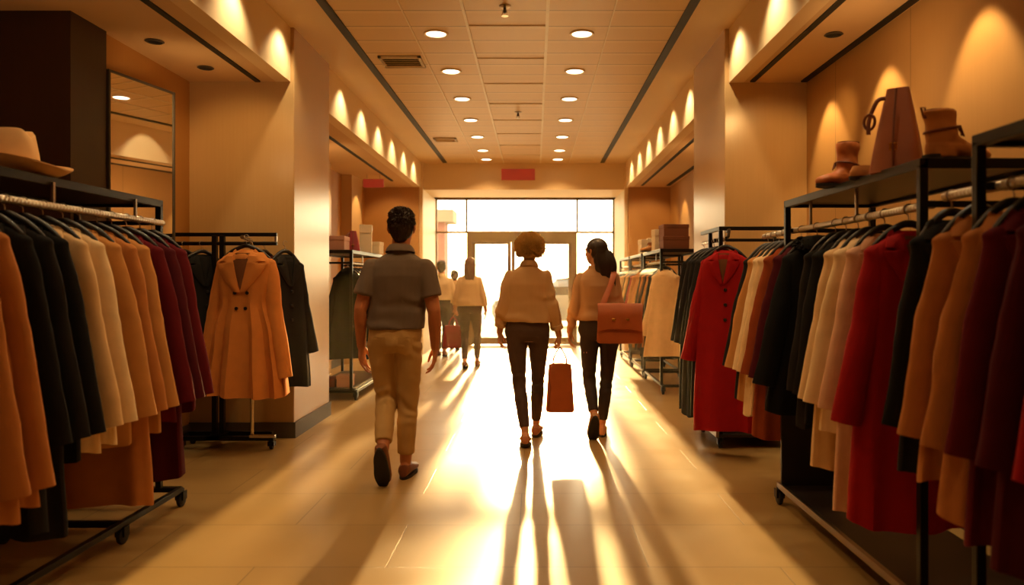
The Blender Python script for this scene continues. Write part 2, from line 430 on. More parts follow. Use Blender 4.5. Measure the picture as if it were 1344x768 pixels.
sg = empty('hanging_sign', (-2.52, 11.9, ZB), 'small red rectangular sign hanging from the bay ceiling', 'sign')
MB().box(-.16, .16, -.02, .02, -.2, -.07).build('panel', M['red_sign'], sg, False, .004)
for x in (-.1, .1): MB().tube([(x, 0, 0), (x, 0, -.08)], .004, 6).build('rod', M['steel'], sg)
s2 = empty('wall_sign', (-.3, YH, 3.21), 'red rectangular sign fixed to the header above the entrance', 'sign')
MB().box(-.3, .3, -.035, -.002, -.1, .1).build('panel', M['red_sign'], s2, False, .005)

# entrance glazing
def bar(x0, x1, z0, z1, t=.06): return (x0, x1, YG-t/2, YG+t/2, z0, z1)
dx0, dx1 = at(613, 0, YG).x, at(757, 0, YG).x; dm = at(671, 0, YG).x
zt = 2.98; zd = at(0, 305, YG).z
w1 = MB()
for b in ((-2.03, -1.97, 0, zt), (1.57, 1.63, 0, zt), (dx0-.03, dx0+.01, zd, zt), (dx1-.01, dx1+.03, zd, zt), (-2.03, dx0, zd-.02, zd+.02), (dx1, 1.63, zd-.02, zd+.02), (-2.03, 1.63, zt-.05, zt), (-2.03, dx0, 0, .06), (dx1, 1.63, 0, .06)):
    w1.box(*bar(*b, t=.05))
win = struct('window_1', w1, M['bronze'])
def pane(x0, x1, z0, z1, par, nm='pane'): MB().box(x0, x1, YG-.004, YG+.004, z0, z1).build(nm, M['glass'], par, False)
pane(-1.97, dx0-.03, .06, zd-.02, win); pane(-1.97, dx0-.03, zd+.02, zt-.05, win); pane(dx1+.03, 1.57, .06, zd-.02, win)
pane(dx1+.03, 1.57, zd+.02, zt-.05, win); pane(dx0+.01, dx1-.01, zd+.02, zt-.05, win)
fr = MB(); hh = at(0, 318, YG).z
fr.box(*bar(dx0, dx1, hh, zd+.02, .12)); fr.box(*bar(dx0, dx0+.1, 0, hh, .12)); fr.box(*bar(dx1-.1, dx1, 0, hh, .12))
dr = struct('door_1', fr, M['bronze'])
for n_, (a, b) in enumerate(((dx0+.1, dm-.005), (dm+.005, dx1-.1))):
    L = MB(); s = .07
    L.box(*bar(a, a+s, .02, hh)).box(*bar(b-s, b, .02, hh)).box(*bar(a, b, hh-.04, hh)).box(*bar(a, b, .02, .16))
    lf = L.build('door_leaf', M['bronze'], dr, False)
    pane(a+s, b-s, .16, hh-.04, lf)
    hx = b-s*.5 if n_ == 0 else a+s*.5
    MB().tube([(hx, YG-.03, .95), (hx, YG-.09, .97), (hx, YG-.09, 1.3), (hx, YG-.03, 1.32)], .014, 8).build('door_handle', M['chrome'], lf)

# street outside
M['paving'] = mat('street_paving', '#b8a68c', .8, noise_amt=.1, nscale=3)
M['facade'] = panel_mat('pale_facade', '#6e6656', '#756c5c', .8)
M['pink'] = mat('pink_render', '#6a4238', .8)
M['facglass'] = mat('facade_glass', '#5a5c5a', .2)
pv = MB().box(-40, 40, 15.6, 60, -.15, -.02).build('street_pavement', M['paving'], None, False); pv['kind'] = 'structure'
bd = empty('street_building', (0, 46, 0), 'pale hazy building across the street beyond the glass entrance', 'building')
MB().box(-24, -7.2, 0, 6, 0, 9).build('wall', M['facade'], bd, False)
MB().box(-6.1, -5.1, -3, -1.2, 0, 4.6).build('pink_pier', M['pink'], bd, False)
MB().box(-12, -4.6, -3.2, -1.0, 4.6, 5.3).build('canopy', M['facade'], bd, False)
for k in range(3):
    MB().box(-9.6+k*.9-14*0, -9.0+k*.9, -.05, .02, 1, 4).build('window', M['facglass'], bd, False)
# parked car
M['carpaint'] = mat('car_paint', '#55524c', .25, .1, .02); M['carglass'] = mat('car_glass', '#14171a', .3); M['tyre'] = mat('tyre', '#151413', .7)
car = empty('car', (1.0, 22.0, -.02), 'pale parked car on the street behind the glass door', 'car')
def car_ring(x, zb, zt_, hw, ht):
    return [(x, -hw, zb), (x, -hw*1.02, zb+.25), (x, -ht, zt_*.96), (x, -ht*.8, zt_), (x, ht*.8, zt_), (x, ht, zt_*.96), (x, hw*1.02, zb+.25), (x, hw, zb)]
MB().loft([car_ring(*a) for a in ((-2.2,.4,.62,.7,.66),(-2.1,.22,.78,.82,.76),(-1.5,.2,.9,.86,.8),(-.9,.2,.95,.87,.81),(1.2,.2,.97,.87,.81),(1.9,.2,.95,.84,.78),(2.15,.3,.88,.78,.72),(2.2,.42,.7,.7,.66))]).build('car_body', M['carpaint'], car)
MB().loft([car_ring(*a) for a in ((-1.0,.9,.96,.8,.76),(-.35,.9,1.36,.8,.6),(.3,.9,1.43,.8,.6),(1.0,.9,1.34,.8,.6),(1.75,.9,.97,.8,.74))]).build('cabin_glass', M['carglass'], car)
MB().loft([[(x, -h, z), (x, -h, z+.03), (x, h, z+.03), (x, h, z)] for x, h, z in ((-.4,.5,1.34),(.3,.55,1.42),(1.05,.52,1.33))]).build('roof', M['carpaint'], car)
for x in (-1.4, 1.4):
    for y in (-.78, .78):
        MB().lathe([(.02, -.1), (.24, -.1), (.31, -.08), (.31, .08), (.24, .1), (.02, .1)], (x, y, .31), 24, (0, 1, 0)).build('wheel', M['tyre'], car)

# added wide fill lamps without fixtures, brightening the bay ceilings and walls
for p, q, e_ in (((-2.3, 3.3, 2.35), (-3.2, 3.6, 2.75), P_SOFFIT_FILL), ((-2.3, 1.2, 2.35), (-3.2, 1.2, 2.75), P_SOFFIT_FILL*.5), ((1.7, 4.4, 2.4), (2.6, 4.6, 2.8), P_SOFFIT_FILL*.8), ((1.7, 1.6, 2.4), (2.6, 1.6, 2.8), P_SOFFIT_FILL*.5),
                 ((-2.3, 9.3, 2.35), (-3.1, 9.6, 2.75), P_SOFFIT_FILL), ((1.75, 9.2, 2.35), (2.6, 9.4, 2.75), P_SOFFIT_FILL), ((-2.35, 5.3, 2.4), (-2.8, 6.0, 2.8), P_SOFFIT_FILL*.5)):
    spot(p, q, e_*1.3, 165, .9, (1, .62, .28), .15)
# ------------------------------------------------------------------ garments on hangers
def sm(a, b, t): t = max(0, min(1, (t-a)/(b-a))); return t*t*(3-2*t)
def interp(tab, z):
    for (z0, *a), (z1, *b) in zip(tab, tab[1:]):
        if z <= z0 and z >= z1:
            t = (z0 - z)/(z0 - z1); t = t*t*(3-2*t)*.5 + t*.5
            return [p + (q-p)*t for p, q in zip(a, b)]
    return list(tab[-1][1:]) if z < tab[-1][0] else list(tab[0][1:])

def make_coat(x, y, z, col, L, label, group, th=.055, flare=.26, yaw=0, sleeve=.68, lapel=True, buttons=3, kind='coat', waist=None, pleat=0, fur=False, seed=0, front=-1, out=.31, shoulder=.165, cat='coat', hooks=True, lap=1.0):
    rnd = random.Random(seed*31+7)
    r = empty(kind, (x, y, z), label, cat, group, yaw)
    mt = FAB[col]; ph = rnd.uniform(0, 6); s = shoulder
    w_mid = waist or s*1.02
    tab = [(-.100, .058, th*.62), (-.112, .085, th*.72), (-.13, max(.10, s*.66), th*.82), (-.155, s*.82, th*.92), (-.19, s*.93, th), (-.34, (s+w_mid)*.5, th*1.05),
           (-.47, w_mid, th*1.02), (-.70, w_mid+(flare-w_mid)*.5, th*1.14), (-L, flare, th*1.32)]
    n = 44; zs = [-.100, -.106, -.112, -.12, -.13, -.142, -.155, -.172, -.19]
    zz = -.19
    while zz > -L + .02: zz -= .03; zs.append(max(zz, -L))
    if zs[-1] > -L: zs.append(-L)
    def surf(zq, a, off=0):
        w, h = interp(tab, zq); c, q = math.cos(a), math.sin(a)
        e = .72
        px = w*math.copysign(abs(c)**e, c); py = h*math.copysign(abs(q)**e, q)
        lo = sm(-.25, -L, zq) if zq > -L else 1
        lo = max(0, min(1, (-.25 - zq)/(L-.25)))
        k = 1 + (.24+pleat)*lo*math.sin((7 if not pleat else 12)*a + ph) + .06*lo*math.sin(3*a+ph*2)
        nz = noise.noise(Vector((px*5+ph, py*5, zq*2.2)))*.016*(.25+lo)
        py = py*k + nz + .012*lo*math.sin(19*px+ph); px = px*(1 + .03*lo*math.sin(5*a+ph)) + nz*.4
        hz = zq - (.012*math.sin(2*a+ph) if zq <= -L+1e-6 else 0)
        return Vector((px, py, hz))
    rings = [[surf(q, 2*PI*j/n) for j in range(n)] for q in zs]
    last = rings[-1]; c0 = Vector((0, 0, -L))
    rings.append([p*.985 + Vector((0,0,.004 - L*.0)) - Vector((0,0,p.z*-.015*0)) for p in last]); rings[-1] = [Vector((p.x*.96, p.y*.88, p.z+.004)) for p in last]
    rings.append([Vector((p.x*.9, p.y*.7, p.z+.05)) for p in last])
    MB().loft(rings).build('body', mt, r)
    # sleeves
    for sd in (-1, 1):
        j = rnd.uniform(-.02, .02); jy = rnd.uniform(-.015, .015)
        zc = -.17-sleeve; rc = .058; xa = s - .052; xb = out - rc + j*.6
        def sx(q): return sd*(xa + (xb-xa)*q)
        P = [(sd*s*.50, 0, -.140), (sd*(s*.74), 0, -.172), (sd*xa*1.01, .0, -.215), (sx(.16), .004, -.32), (sx(.42)+sd*j*.5, jy, -.215+(zc+.215)*.42), (sx(.72), jy-.010, -.215+(zc+.215)*.72), (sd*xb, -.018+jy, zc)]
        R = [.030, .044, .054, .059, .059, .058, rc]
        pts, rr = resample([Vector(p) for p in P], R, 5); rg = []
        for i, p in enumerate(pts):
            tt = i/(len(pts)-1); ring = []
            for q in range(18):
                a = 2*PI*q/18
                rad = rr[i]*(1 + .09*noise.noise(Vector((math.cos(a)*1.3+ph+sd*4, math.sin(a)*1.3, p.z*9))) + .025*math.exp(-((tt-.6)/.14)**2)*math.sin(55*p.z))
                fl = min(1, th/.062*.92)
                ring.append(p + Vector((rad*math.cos(a)*(1.0+.0*tt), rad*math.sin(a)*fl, (rad*math.cos(a)*sd*.18))))
            rg.append(ring)
        e = rg[-1]; c = sum(e, Vector())/18
        rg.append([c + (p-c)*.9 + Vector((0,0,.003)) for p in e]); rg.append([c + (p-c)*.8 + Vector((0,0,.05)) for p in e])
        MB().loft(rg).build('sleeve', mt, r)
    # collar and lapels
    f = front
    def fy(px, zq, off):
        w, h = interp(tab, zq); a = math.acos(max(-1, min(1, math.copysign((min(1, abs(px)/max(w, .01)))**(1/.72), px))))
        pt = surf(zq, a if f > 0 else -a); return pt.y + f*off
    def patch(edges, nm, off, nv=5):
        mb = MB(); R = []
        for zi, x0, x1 in edges:
            row = []
            for k in range(nv+1):
                xx = x0 + (x1-x0)*k/nv
                row.append(Vector((xx, fy(xx, zi, off + .006*math.sin(PI*k/nv)), zi)))
            R.append(row)
        vs = [p for row in R for p in row] + [p - Vector((0, f*.012, 0)) for row in R for p in row]
        m_ = nv+1; N = len(R)*m_; fs = []
        for i in range(len(R)-1):
            for k in range(nv):
                q = i*m_+k; fs += [(q, q+1, q+m_+1, q+m_), (q+N, q+m_+N, q+m_+1+N, q+1+N)]
        bd_ = [k for k in range(m_)] + [i*m_+nv for i in range(1, len(R))] + [(len(R)-1)*m_+k for k in range(nv-1, -1, -1)] + [i*m_ for i in range(len(R)-2, 0, -1)]
        for i in range(len(bd_)):
            a, b = bd_[i], bd_[(i+1) % len(bd_)]; fs.append((a, a+N, b+N, b))
        mb.add(vs, fs); return mb.build(nm, mt, r)
    if fur:
        mb = MB()
        for k in range(120):
            a = rnd.uniform(0, 2*PI); q = rnd.random()
            c = Vector((math.cos(a)*(.09+.03*q), math.sin(a)*(.06+.02*q), -.075 - .055*q + rnd.uniform(-.012, .014)))
            d = Vector((math.cos(a), math.sin(a), rnd.uniform(-.3, .9))).normalized()
            mb.tube([c, c+d*.016, c+d*.034+Vector((0,0,-.006))], [.013, .010, .002], 6)
        mb.lathe([(.05, -.05), (.095, -.058), (.115, -.085), (.115, -.12), (.08, -.13)], n=20).build('fur_collar', FAB['black'], r)
    else:
        mb = MB(); rg = []
        for (rx, ry, zc) in ((.060, th*.70, -.112), (.066, th*.80, -.092), (.074, th*.92, -.084), (.088, th*1.05, -.096), (.100, th*1.10, -.122), (.09, th*.95, -.13)):
            rg.append([Vector((rx*math.cos(2*PI*k/24), ry*math.sin(2*PI*k/24)*(1.05 if math.sin(2*PI*k/24)*f < 0 else .9), zc - (.035 if math.sin(2*PI*k/24)*f > .3 else 0))) for k in range(24)])
        mb.loft(rg, True, True).build('collar', mt, r)
    if lapel:
        q = lap; m0 = mt; zl = lambda v: -.10 - (v-.10)*(1.25 if lap > 1 else 1.0)
        vn = [(zl(.112), -.045*q, .045*q), (zl(.16), -.036*q, .036*q), (zl(.22), -.026*q, .026*q), (zl(.28), -.012*q, .012*q), (zl(.32), -.002, .002)]
        mt = FAB['brown'] if col not in ('black', 'charcoal', 'wine', 'burgundy') else FAB['black']
        patch(vn, 'neckline_shade', .002); mt = m0  # darker patch between the lapels, shading contrast put into its colour
        for sd in (-1, 1):
            patch([(zl(.106), sd*.040*q, sd*.088*q), (zl(.13), sd*.040*q, sd*.104*q), (zl(.158), sd*.036*q, sd*.112*q), (zl(.164), sd*.034*q, sd*.080*q), (zl(.170), sd*.033*q, sd*.082*q), (zl(.176), sd*.032*q, sd*.122*q), (zl(.21), sd*.026*q, sd*.108*q), (zl(.27), sd*.014*q, sd*.074*q), (zl(.335), sd*.002, sd*.022*q)], 'lapel', .011)
    if buttons:
        for k in range(buttons):
            zb = (-.38 if lap == 1 else -.40) - .11*k
            for bx in ((-.035, .05) if pleat else (.018,)):
                if pleat and k == 1: bx = bx*.7
                MB().lathe([(.001, .006), (.010, .006), (.0125, .003), (.0125, -.004), (.001, -.004)], (bx, fy(bx, zb, .004), zb), 14, (0, f, 0)).build('button', M['plastic'], r)
    # hanger
    hg = MB(); hp = [(-s*.80, 0, -.150), (-s*.5, 0, -.100), (-.03, 0, -.066), (0, 0, -.060), (.03, 0, -.066), (s*.5, 0, -.100), (s*.80, 0, -.150)]
    hg.tube(hp, [.009, .013, .015, .016, .015, .013, .009], 10, True, smooth=4)
    h = hg.build('hanger', M['plastic'], r)
    if hooks:
        hk = [(0, 0, -.060), (0, 0, -.035)] + [(-.0205*math.sin(a), 0, -.0005-.0205*math.cos(a)) for a in [PI*.05*k for k in range(1, 28)]]
        MB().tube(hk, .0026, 6).build('hook', M['steel'], h)
    return r
# ------------------------------------------------------------------ racks
def castor(par, x, y, r=.045):
    c = MB().box(x-.012, x+.012, y-.02, y+.02, r*1.6, r*2.3).box(x-.024, x-.016, y-.02, y+.03, r*.9, r*2.0).box(x+.016, x+.024, y-.02, y+.03, r*.9, r*2.0).build('castor', M['black'], par, False)
    MB().lathe([(.004, -.014), (r*.8, -.014), (r, -.009), (r, .009), (r*.8, .014), (.004, .014)], (x, y+.008, r), 18, (1, 0, 0)).build('wheel', M['rubber'], c)

def long_rack(label, xf, xb, y0, y1, railx, railz, shelfz, group, base='bars', posts=None, bx=None, rail0=None, rail1=None, over=0, struts=(), cast=None, chrome_front=False):
    """a rack running along the aisle: xf front (aisle) plane, xb back plane"""
    r = empty('clothes_rack', (0, 0, 0), label, 'clothes rack', group)
    t = .016; lo, hi = min(xf, xb), max(xf, xb)
    MB().box(lo+.004, hi-.004, y0+.004, y1-.004, shelfz-.012, shelfz+.004).build('shelf', M['shelf'], r, False)
    MB().box(xf-t, xf+t, y0-t, y1+t, shelfz-.028, shelfz+.012).box(xb-t, xb+t, y0-t, y1+t, shelfz-.028, shelfz+.012).box(lo, hi, y0-t, y0+t, shelfz-.028, shelfz+.012).box(lo, hi, y1-t, y1+t, shelfz-.028, shelfz+.012).build('shelf_frame', M['black'], r, False, .003)
    zb = .11
    for px in (xf, xb):
        for py in (posts or (y0, y1)):
            MB().box(px-t, px+t, py-t, py+t, zb, shelfz-.01).build('post', M['black'], r, False, .003)
    a, b = rail0 if rail0 is not None else y0, rail1 if rail1 is not None else y1
    RP = []; yy = a
    while yy < b: RP += [(yy, .0155), (yy+.006, .0155), (yy+.008, .0172), (yy+.013, .0172), (yy+.015, .0155)]; yy += .024
    MB().tube([(railx, p, railz) for p, _ in RP], [q for _, q in RP], 12).build('rail', M['rail'], r)
    for sy in list(struts) or [(y0+y1)/2]:
        MB().box(railx-.006, railx+.006, sy-.008, sy+.008, railz, shelfz-.012).build('rail_bracket', M['steel'], r, False)
    for sy in (y0, y1):
        MB().box(min(xf, xb), max(xf, xb), sy-.01, sy+.01, railz-.012, railz+.012).build('end_bar', M['black'], r, False)
    bx = bx if bx is not None else xf
    l2, h2 = min(bx, xb), max(bx, xb)
    if base == 'bars':
        B = MB()
        for py in (cast or (y0, y1)): B.box(l2, h2, py-.016, py+.016, .085, .115)
        for px in (bx, xb): B.box(px-.016, px+.016, (cast or (y0, y1))[0], (cast or (y0, y1))[-1], .085, .115)
        for py in (posts or (y0, y1)): B.box(l2, h2, py-.014, py+.014, .087, .113)
        B.build('base_frame', M['black'], r, False, .003)
    else:
        MB().box(l2, h2, y0-.02, y1+.02, .1, .118).build('base_board', M['shelf'], r, False, .003)
        MB().box(bx-.012, bx+.012, y0-.02, y1+.02, .095, .13).build('base_edge', M['steel'], r, False, .003)
    for py in (cast or (y0, y1)):
        castor(r, bx, py); castor(r, xb, py)
    return r

RG = 'rolling clothes racks along the aisle'
long_rack('black rolling clothes rack with the felt hat on its shelf', -2.17, -2.64, 1.6, 4.4, -2.15, 1.64, 1.76, RG, bx=-2.05, struts=(2.6, 3.4, 4.1), cast=(1.7, 2.9, 3.78, 4.41))
ra = long_rack('black rolling clothes rack with boots and brown handbag on its shelf', 1.475, 1.97, 2.9, 4.45, 1.52, 1.60, 1.762, RG, base='board', bx=1.43, rail1=5.05, struts=(3.6, 4.2))
MB().box(1.43, 1.78, 4.415, 4.435, .12, .72).build('end_panel', M['shelf'], ra, False)
long_rack('black rolling clothes rack at the frame edge beside the boots', 1.44, 1.97, .9, 2.47, 1.50, 1.615, 1.77, RG, base='board', rail1=2.78, struts=(1.5, 2.1))
ld = long_rack('dark clothes rack with boxes and bags on its shelf, behind the pale column', -2.0, -2.5, 8.3, 9.9, -2.06, 1.5, 1.63, RG, bx=-1.95)
MB().box(-2.5, -1.95, 8.29, 9.9, .118, .135).build('base_board', M['shelf'], ld, False)
long_rack('clothes rack with stacked brown boxes on its shelf', 1.45, 1.95, 8.73, 10.1, 1.5, 1.52, 1.66, RG, bx=1.47)
long_rack('clothes rack with small pale boxes, behind the rack of stacked brown boxes', 1.45, 1.95, 10.3, 11.5, 1.5, 1.52, 1.66, RG, bx=1.47)
long_rack('clothes rack standing closest to the entrance glazing', 1.45, 1.95, 11.65, 12.9, 1.5, 1.52, 1.66, RG, bx=1.47)

# two free-standing display stands
def foot_bar(B, x0, x1, y, z=.09): B.box(x0, x1, y-.02, y+.02, z-.02, z+.012)
st = empty('display_stand', (0, 0, 0), 'dark display stand with chrome pole holding the caramel coat', 'display stand')
MB().box(-2.92, -2.03, 5.985, 6.015, 1.655, 1.685).build('top_bar', M['black'], st, False, .003)
MB().tube([(-2.92, 6.0, 1.60), (-2.03, 6.0, 1.60)], .015, 12).build('rail', M['black'], st)
for x in (-2.52, -2.46): MB().box(x-.018, x+.018, 5.98, 6.02, .1, 1.66).build('post', M['black'], st, False, .003)
for x in (-2.05, -2.92): MB().box(x, x+.02, 5.99, 6.01, 1.6, 1.66).build('end_plate', M['steel'], st, False)
MB().tube([(-2.19, 5.9, .1), (-2.19, 5.9, 1.57), (-2.185, 5.86, 1.615), (-2.09, 5.44, 1.62)], .014, 12).build('chrome_pole', M['chrome'], st)
B = MB(); foot_bar(B, -2.78, -2.02, 5.9); foot_bar(B, -2.78, -2.1, 6.1); B.box(-2.8, -2.76, 5.88, 6.12, .07, .102).box(-2.54, -2.44, 5.88, 6.12, .07, .102)
B.build('base_frame', M['black'], st, False, .003)
MB().box(-2.2, -2.0, 5.86, 5.89, .095, .12).build('chrome_foot', M['chrome'], st, False, .004)
for x, y in ((-2.04, 5.9), (-2.74, 5.9), (-2.74, 6.1), (-2.12, 6.1)): castor(st, x, y, .032)

sr = empty('display_stand', (0, 0, 0), 'dark box-frame display stand holding the bright red coat', 'display stand')
F = MB(); 
for z in (1.70,): 
    F.box(1.435, 1.465, 5.95, 6.6, z, z+.03).box(1.435, 2.0, 5.935, 5.965, z, z+.03).box(1.435, 2.0, 6.1, 6.12, 1.62, 1.645)
F.build('top_frame', M['black'], sr, False, .003)
for x, y in ((1.45, 5.95), (1.45, 6.3), (1.98, 5.95), (1.98, 6.3)): MB().box(x-.015, x+.015, y-.015, y+.015, .1, 1.7).build('post', M['black'], sr, False, .003)
MB().tube([(1.47, 5.95, 1.63), (1.47, 6.66, 1.63)], .014, 12).build('rail', M['chrome'], sr)
MB().box(1.47, 1.97, 5.945, 5.955, .12, .42).build('end_panel', M['shelf'], sr, False)
MB().tube([(1.50, 5.95, 1.69), (1.46, 5.72, 1.69), (1.43, 5.64, 1.63), (1.41, 5.62, 1.622)], .011, 10).build('face_out_arm', M['black'], sr)
MB().box(1.43, 2.0, 5.93, 6.62, .085, .11).build('base_board', M['shelf'], sr, False, .003)
MB().box(1.41, 1.435, 5.93, 6.62, .085, .16).build('base_edge', M['steel'], sr, False, .003)
for x, y in ((1.45, 5.95), (1.45, 6.56), (1.95, 5.97), (1.95, 6.56)): castor(sr, x, y, .036)

# ------------------------------------------------------------------ coats
seed = [0]
def row(rackphrase, group, railx, railz, items, end='entrance', **kw):
    """items listed from the entrance end: (y, colour, length, extra)"""
    for i, it in enumerate(items):
        y, c, L = it[:3]; e = dict(kw); e.update(it[3] if len(it) > 3 else {}); seed[0] += 1
        nm = e.pop('nm', 'coat'); des = e.pop('des', 'coat')
        make_coat(railx, y, railz, c, L, '%s %s, %s from %s end, %s' % (COLNAME[c], des, ORD[i+1], end, rackphrase), group, seed=seed[0], yaw=random.uniform(-.05, .05) + e.pop('yaw', 0), kind=nm, cat=nm, **e)

row('rack under felt hat', 'coats on the rack under the felt hat', -2.15, 1.64, [
 (4.28, 'burgundy', 1.06, dict(des='short coat')), (4.15, 'wine', 1.40, dict(des='long coat', flare=.24)), (4.01, 'burgundy', 1.07, dict(des='coat')),
 (3.87, 'tan', 1.09, dict(des='short coat')), (3.74, 'camel', 1.43, dict(des='long coat', flare=.27)), (3.60, 'tan', 1.10), (3.47, 'ivory', 1.07, dict(des='short coat')),
 (3.33, 'cream', 1.08), (3.20, 'black', 1.08, dict(des='short coat')), (3.09, 'charcoal', 1.36, dict(des='long coat')), (2.97, 'black', 1.32, dict(des='long coat')),
 (2.84, 'camel', 1.17, dict(sleeve=.93, out=.37, flare=.30)), (2.70, 'camel', 1.19, dict(sleeve=.93, out=.37, flare=.30))], flare=.25, out=.365, sleeve=.80, th=.044, shoulder=.195)
row('rack under boots', 'coats on the rack under the boots', 1.52, 1.60, [
 (4.96, 'charcoal', 1.05), (4.85, 'tan', 1.06, dict(des='coat')), (4.74, 'ivory', 1.12), (4.64, 'cream', 1.10), (4.53, 'rust', 1.22, dict(des='long coat')), (4.34, 'wine', 1.0),
 (4.10, 'black', 1.0, dict(fur=True, des='coat with shaggy collar', lapel=False, flare=.27, out=.35, shoulder=.19)), (3.85, 'charcoal', 1.02, dict(out=.27, flare=.2)), (3.72, 'black', 1.0, dict(out=.26, flare=.2)), (3.58, 'cream', 1.17, dict(des='long coat')), (3.46, 'ivory', .98),
 (3.31, 'blush', 1.30, dict(des='long coat')), (3.10, 'red', 1.28, dict(des='long coat', th=.065, shoulder=.175, out=.325, sleeve=.70, flare=.23))], flare=.22, out=.30, sleeve=.68, shoulder=.16, th=.044)
row('rack cut by frame edge', 'coats on the rack at the frame edge', 1.50, 1.615, [
 (2.74, 'black', 1.0, dict(shoulder=.14, flare=.19, out=.25)), (2.57, 'camel', .98), (2.385, 'camel', 1.05), (2.28, 'burgundy', 1.1, dict(des='coat')), (2.12, 'wine', 1.12), (1.96, 'red', 1.0)], flare=.22, out=.28, sleeve=.66, shoulder=.155, th=.046)
# stand with the caramel coat
make_coat(-2.09, 5.52, 1.62, 'caramel', 1.14, 'caramel fitted coat with flared pleated skirt and wide lapels on chrome stand', 'coats on the chrome pole stand', th=.10, flare=.315, waist=.175, pleat=.16, buttons=2, sleeve=.84, out=.36, shoulder=.215, seed=90, yaw=-.06, lap=1.5)
make_coat(-1.96, 5.98, 1.60, 'charcoal', 1.13, 'charcoal black coat behind the caramel coat, on the aisle side', 'coats on the chrome pole stand', th=.06, seed=91, yaw=1.0, flare=.23, sleeve=.7, shoulder=.17)
make_coat(-2.14, 6.03, 1.60, 'wine', 1.08, 'dark wine red coat mostly hidden behind the caramel coat', 'coats on the chrome pole stand', th=.055, seed=92, yaw=1.25, flare=.22, shoulder=.19)
make_coat(-2.62, 6.0, 1.60, 'black', 1.05, 'black coat on the dark rail between the burgundy and caramel coats', 'coats on the chrome pole stand', th=.06, seed=93, yaw=.75, flare=.24, shoulder=.19)
make_coat(-2.76, 6.0, 1.60, 'charcoal', 1.05, 'charcoal coat hanging closest to the mirror on the dark rail', 'coats on the chrome pole stand', th=.055, seed=94, yaw=1.0, flare=.22, shoulder=.19)
# stand with the red coat
make_coat(1.42, 5.66, 1.62, 'red', 1.42, 'bright red long coat turned half to the aisle on box-frame stand', 'coats on the box-frame stand', th=.085, seed=95, yaw=-.5, flare=.25, sleeve=.74, out=.33, shoulder=.19)
for i, (y, c, L) in enumerate(((6.6, 'black', 1.42), (6.42, 'charcoal', 1.44), (6.24, 'black', 1.43), (6.08, 'charcoal', 1.4))):
    make_coat(1.47, y, 1.63, c, L, '%s long coat, %s from the entrance end of the red coat stand' % (COLNAME[c], ORD[i+1]), 'coats on the box-frame stand', th=.06, seed=96+i, flare=.23, out=.30, shoulder=.19)
# far rack behind the pale column
row('rack behind pale column', 'dark coats on the rack behind the pale column', -2.06, 1.5, [
 (9.75, 'brown', .9), (9.58, 'charcoal', 1.0), (9.42, 'black', 1.0), (9.25, 'charcoal', 1.02), (9.08, 'black', 1.0), (8.9, 'brown', .95), (8.74, 'black', 1.02), (8.56, 'charcoal', 1.05), (8.4, 'black', 1.05)], lapel=False, buttons=0, flare=.23, th=.046)
row('rack under stacked brown boxes', 'coats under the stacked brown boxes', 1.5, 1.52, [
 (10.0, 'camel', 1.0), (9.85, 'tan', 1.0), (9.7, 'black', 1.1), (9.55, 'caramel', 1.0), (9.4, 'brown', 1.05), (9.25, 'black', 1.12), (9.1, 'camel', 1.0), (8.95, 'charcoal', 1.12), (8.74, 'cream', 1.08, dict(yaw=-.5, th=.08, flare=.27))], lapel=False, buttons=0, flare=.23, th=.046)
row('rack under small pale boxes', 'coats under the small pale boxes', 1.5, 1.52, [
 (11.38, 'black', 1.0), (11.2, 'cream', 1.0), (11.02, 'tan', .95), (10.84, 'black', 1.05), (10.66, 'scarlet', 1.05), (10.48, 'camel', 1.0)], lapel=False, buttons=0, flare=.23, th=.046)
row('rack beside the glazing', 'coats on the rack closest to the entrance', 1.5, 1.52, [
 (12.75, 'tan', 1.0), (12.55, 'cream', 1.0), (12.35, 'brown', 1.0), (12.15, 'black', 1.0), (11.95, 'ivory', .95), (11.75, 'cream', 1.0)], lapel=False, buttons=0, flare=.25)

# ------------------------------------------------------------------ things on the shelves
M['felt'] = mat('hat_felt', '#dcae74', .85, 0, .06, 20, .2, 300, .2, .3)
M['band'] = mat('hat_band', '#a9773f', .7)
def L_(name, col, r=.5): return mat(name, col, r, 0, .16, 12, .25, 150)
M['leather'] = L_('tan_leather', '#b5652c'); M['leather2'] = L_('brown_leather', '#9c5325'); M['suede'] = L_('suede', '#bb7a38', .85); M['tote'] = L_('tote_leather', '#a8541f', .5)
M['strapm'] = L_('strap_leather', '#74381a'); M['gold'] = mat('gold_hardware', '#d9a24a', .25, 1.0)
M['redbag'] = L_('red_leather', '#8c1a1e', .45); M['box_brown'] = mat('brown_carton', '#7a4524', .7); M['box_cream'] = mat('cream_carton', '#ead9b6', .7); M['box_pink'] = mat('pink_carton', '#cf9f88', .7)
M['sole'] = mat('shoe_sole', '#1b120d', .6)

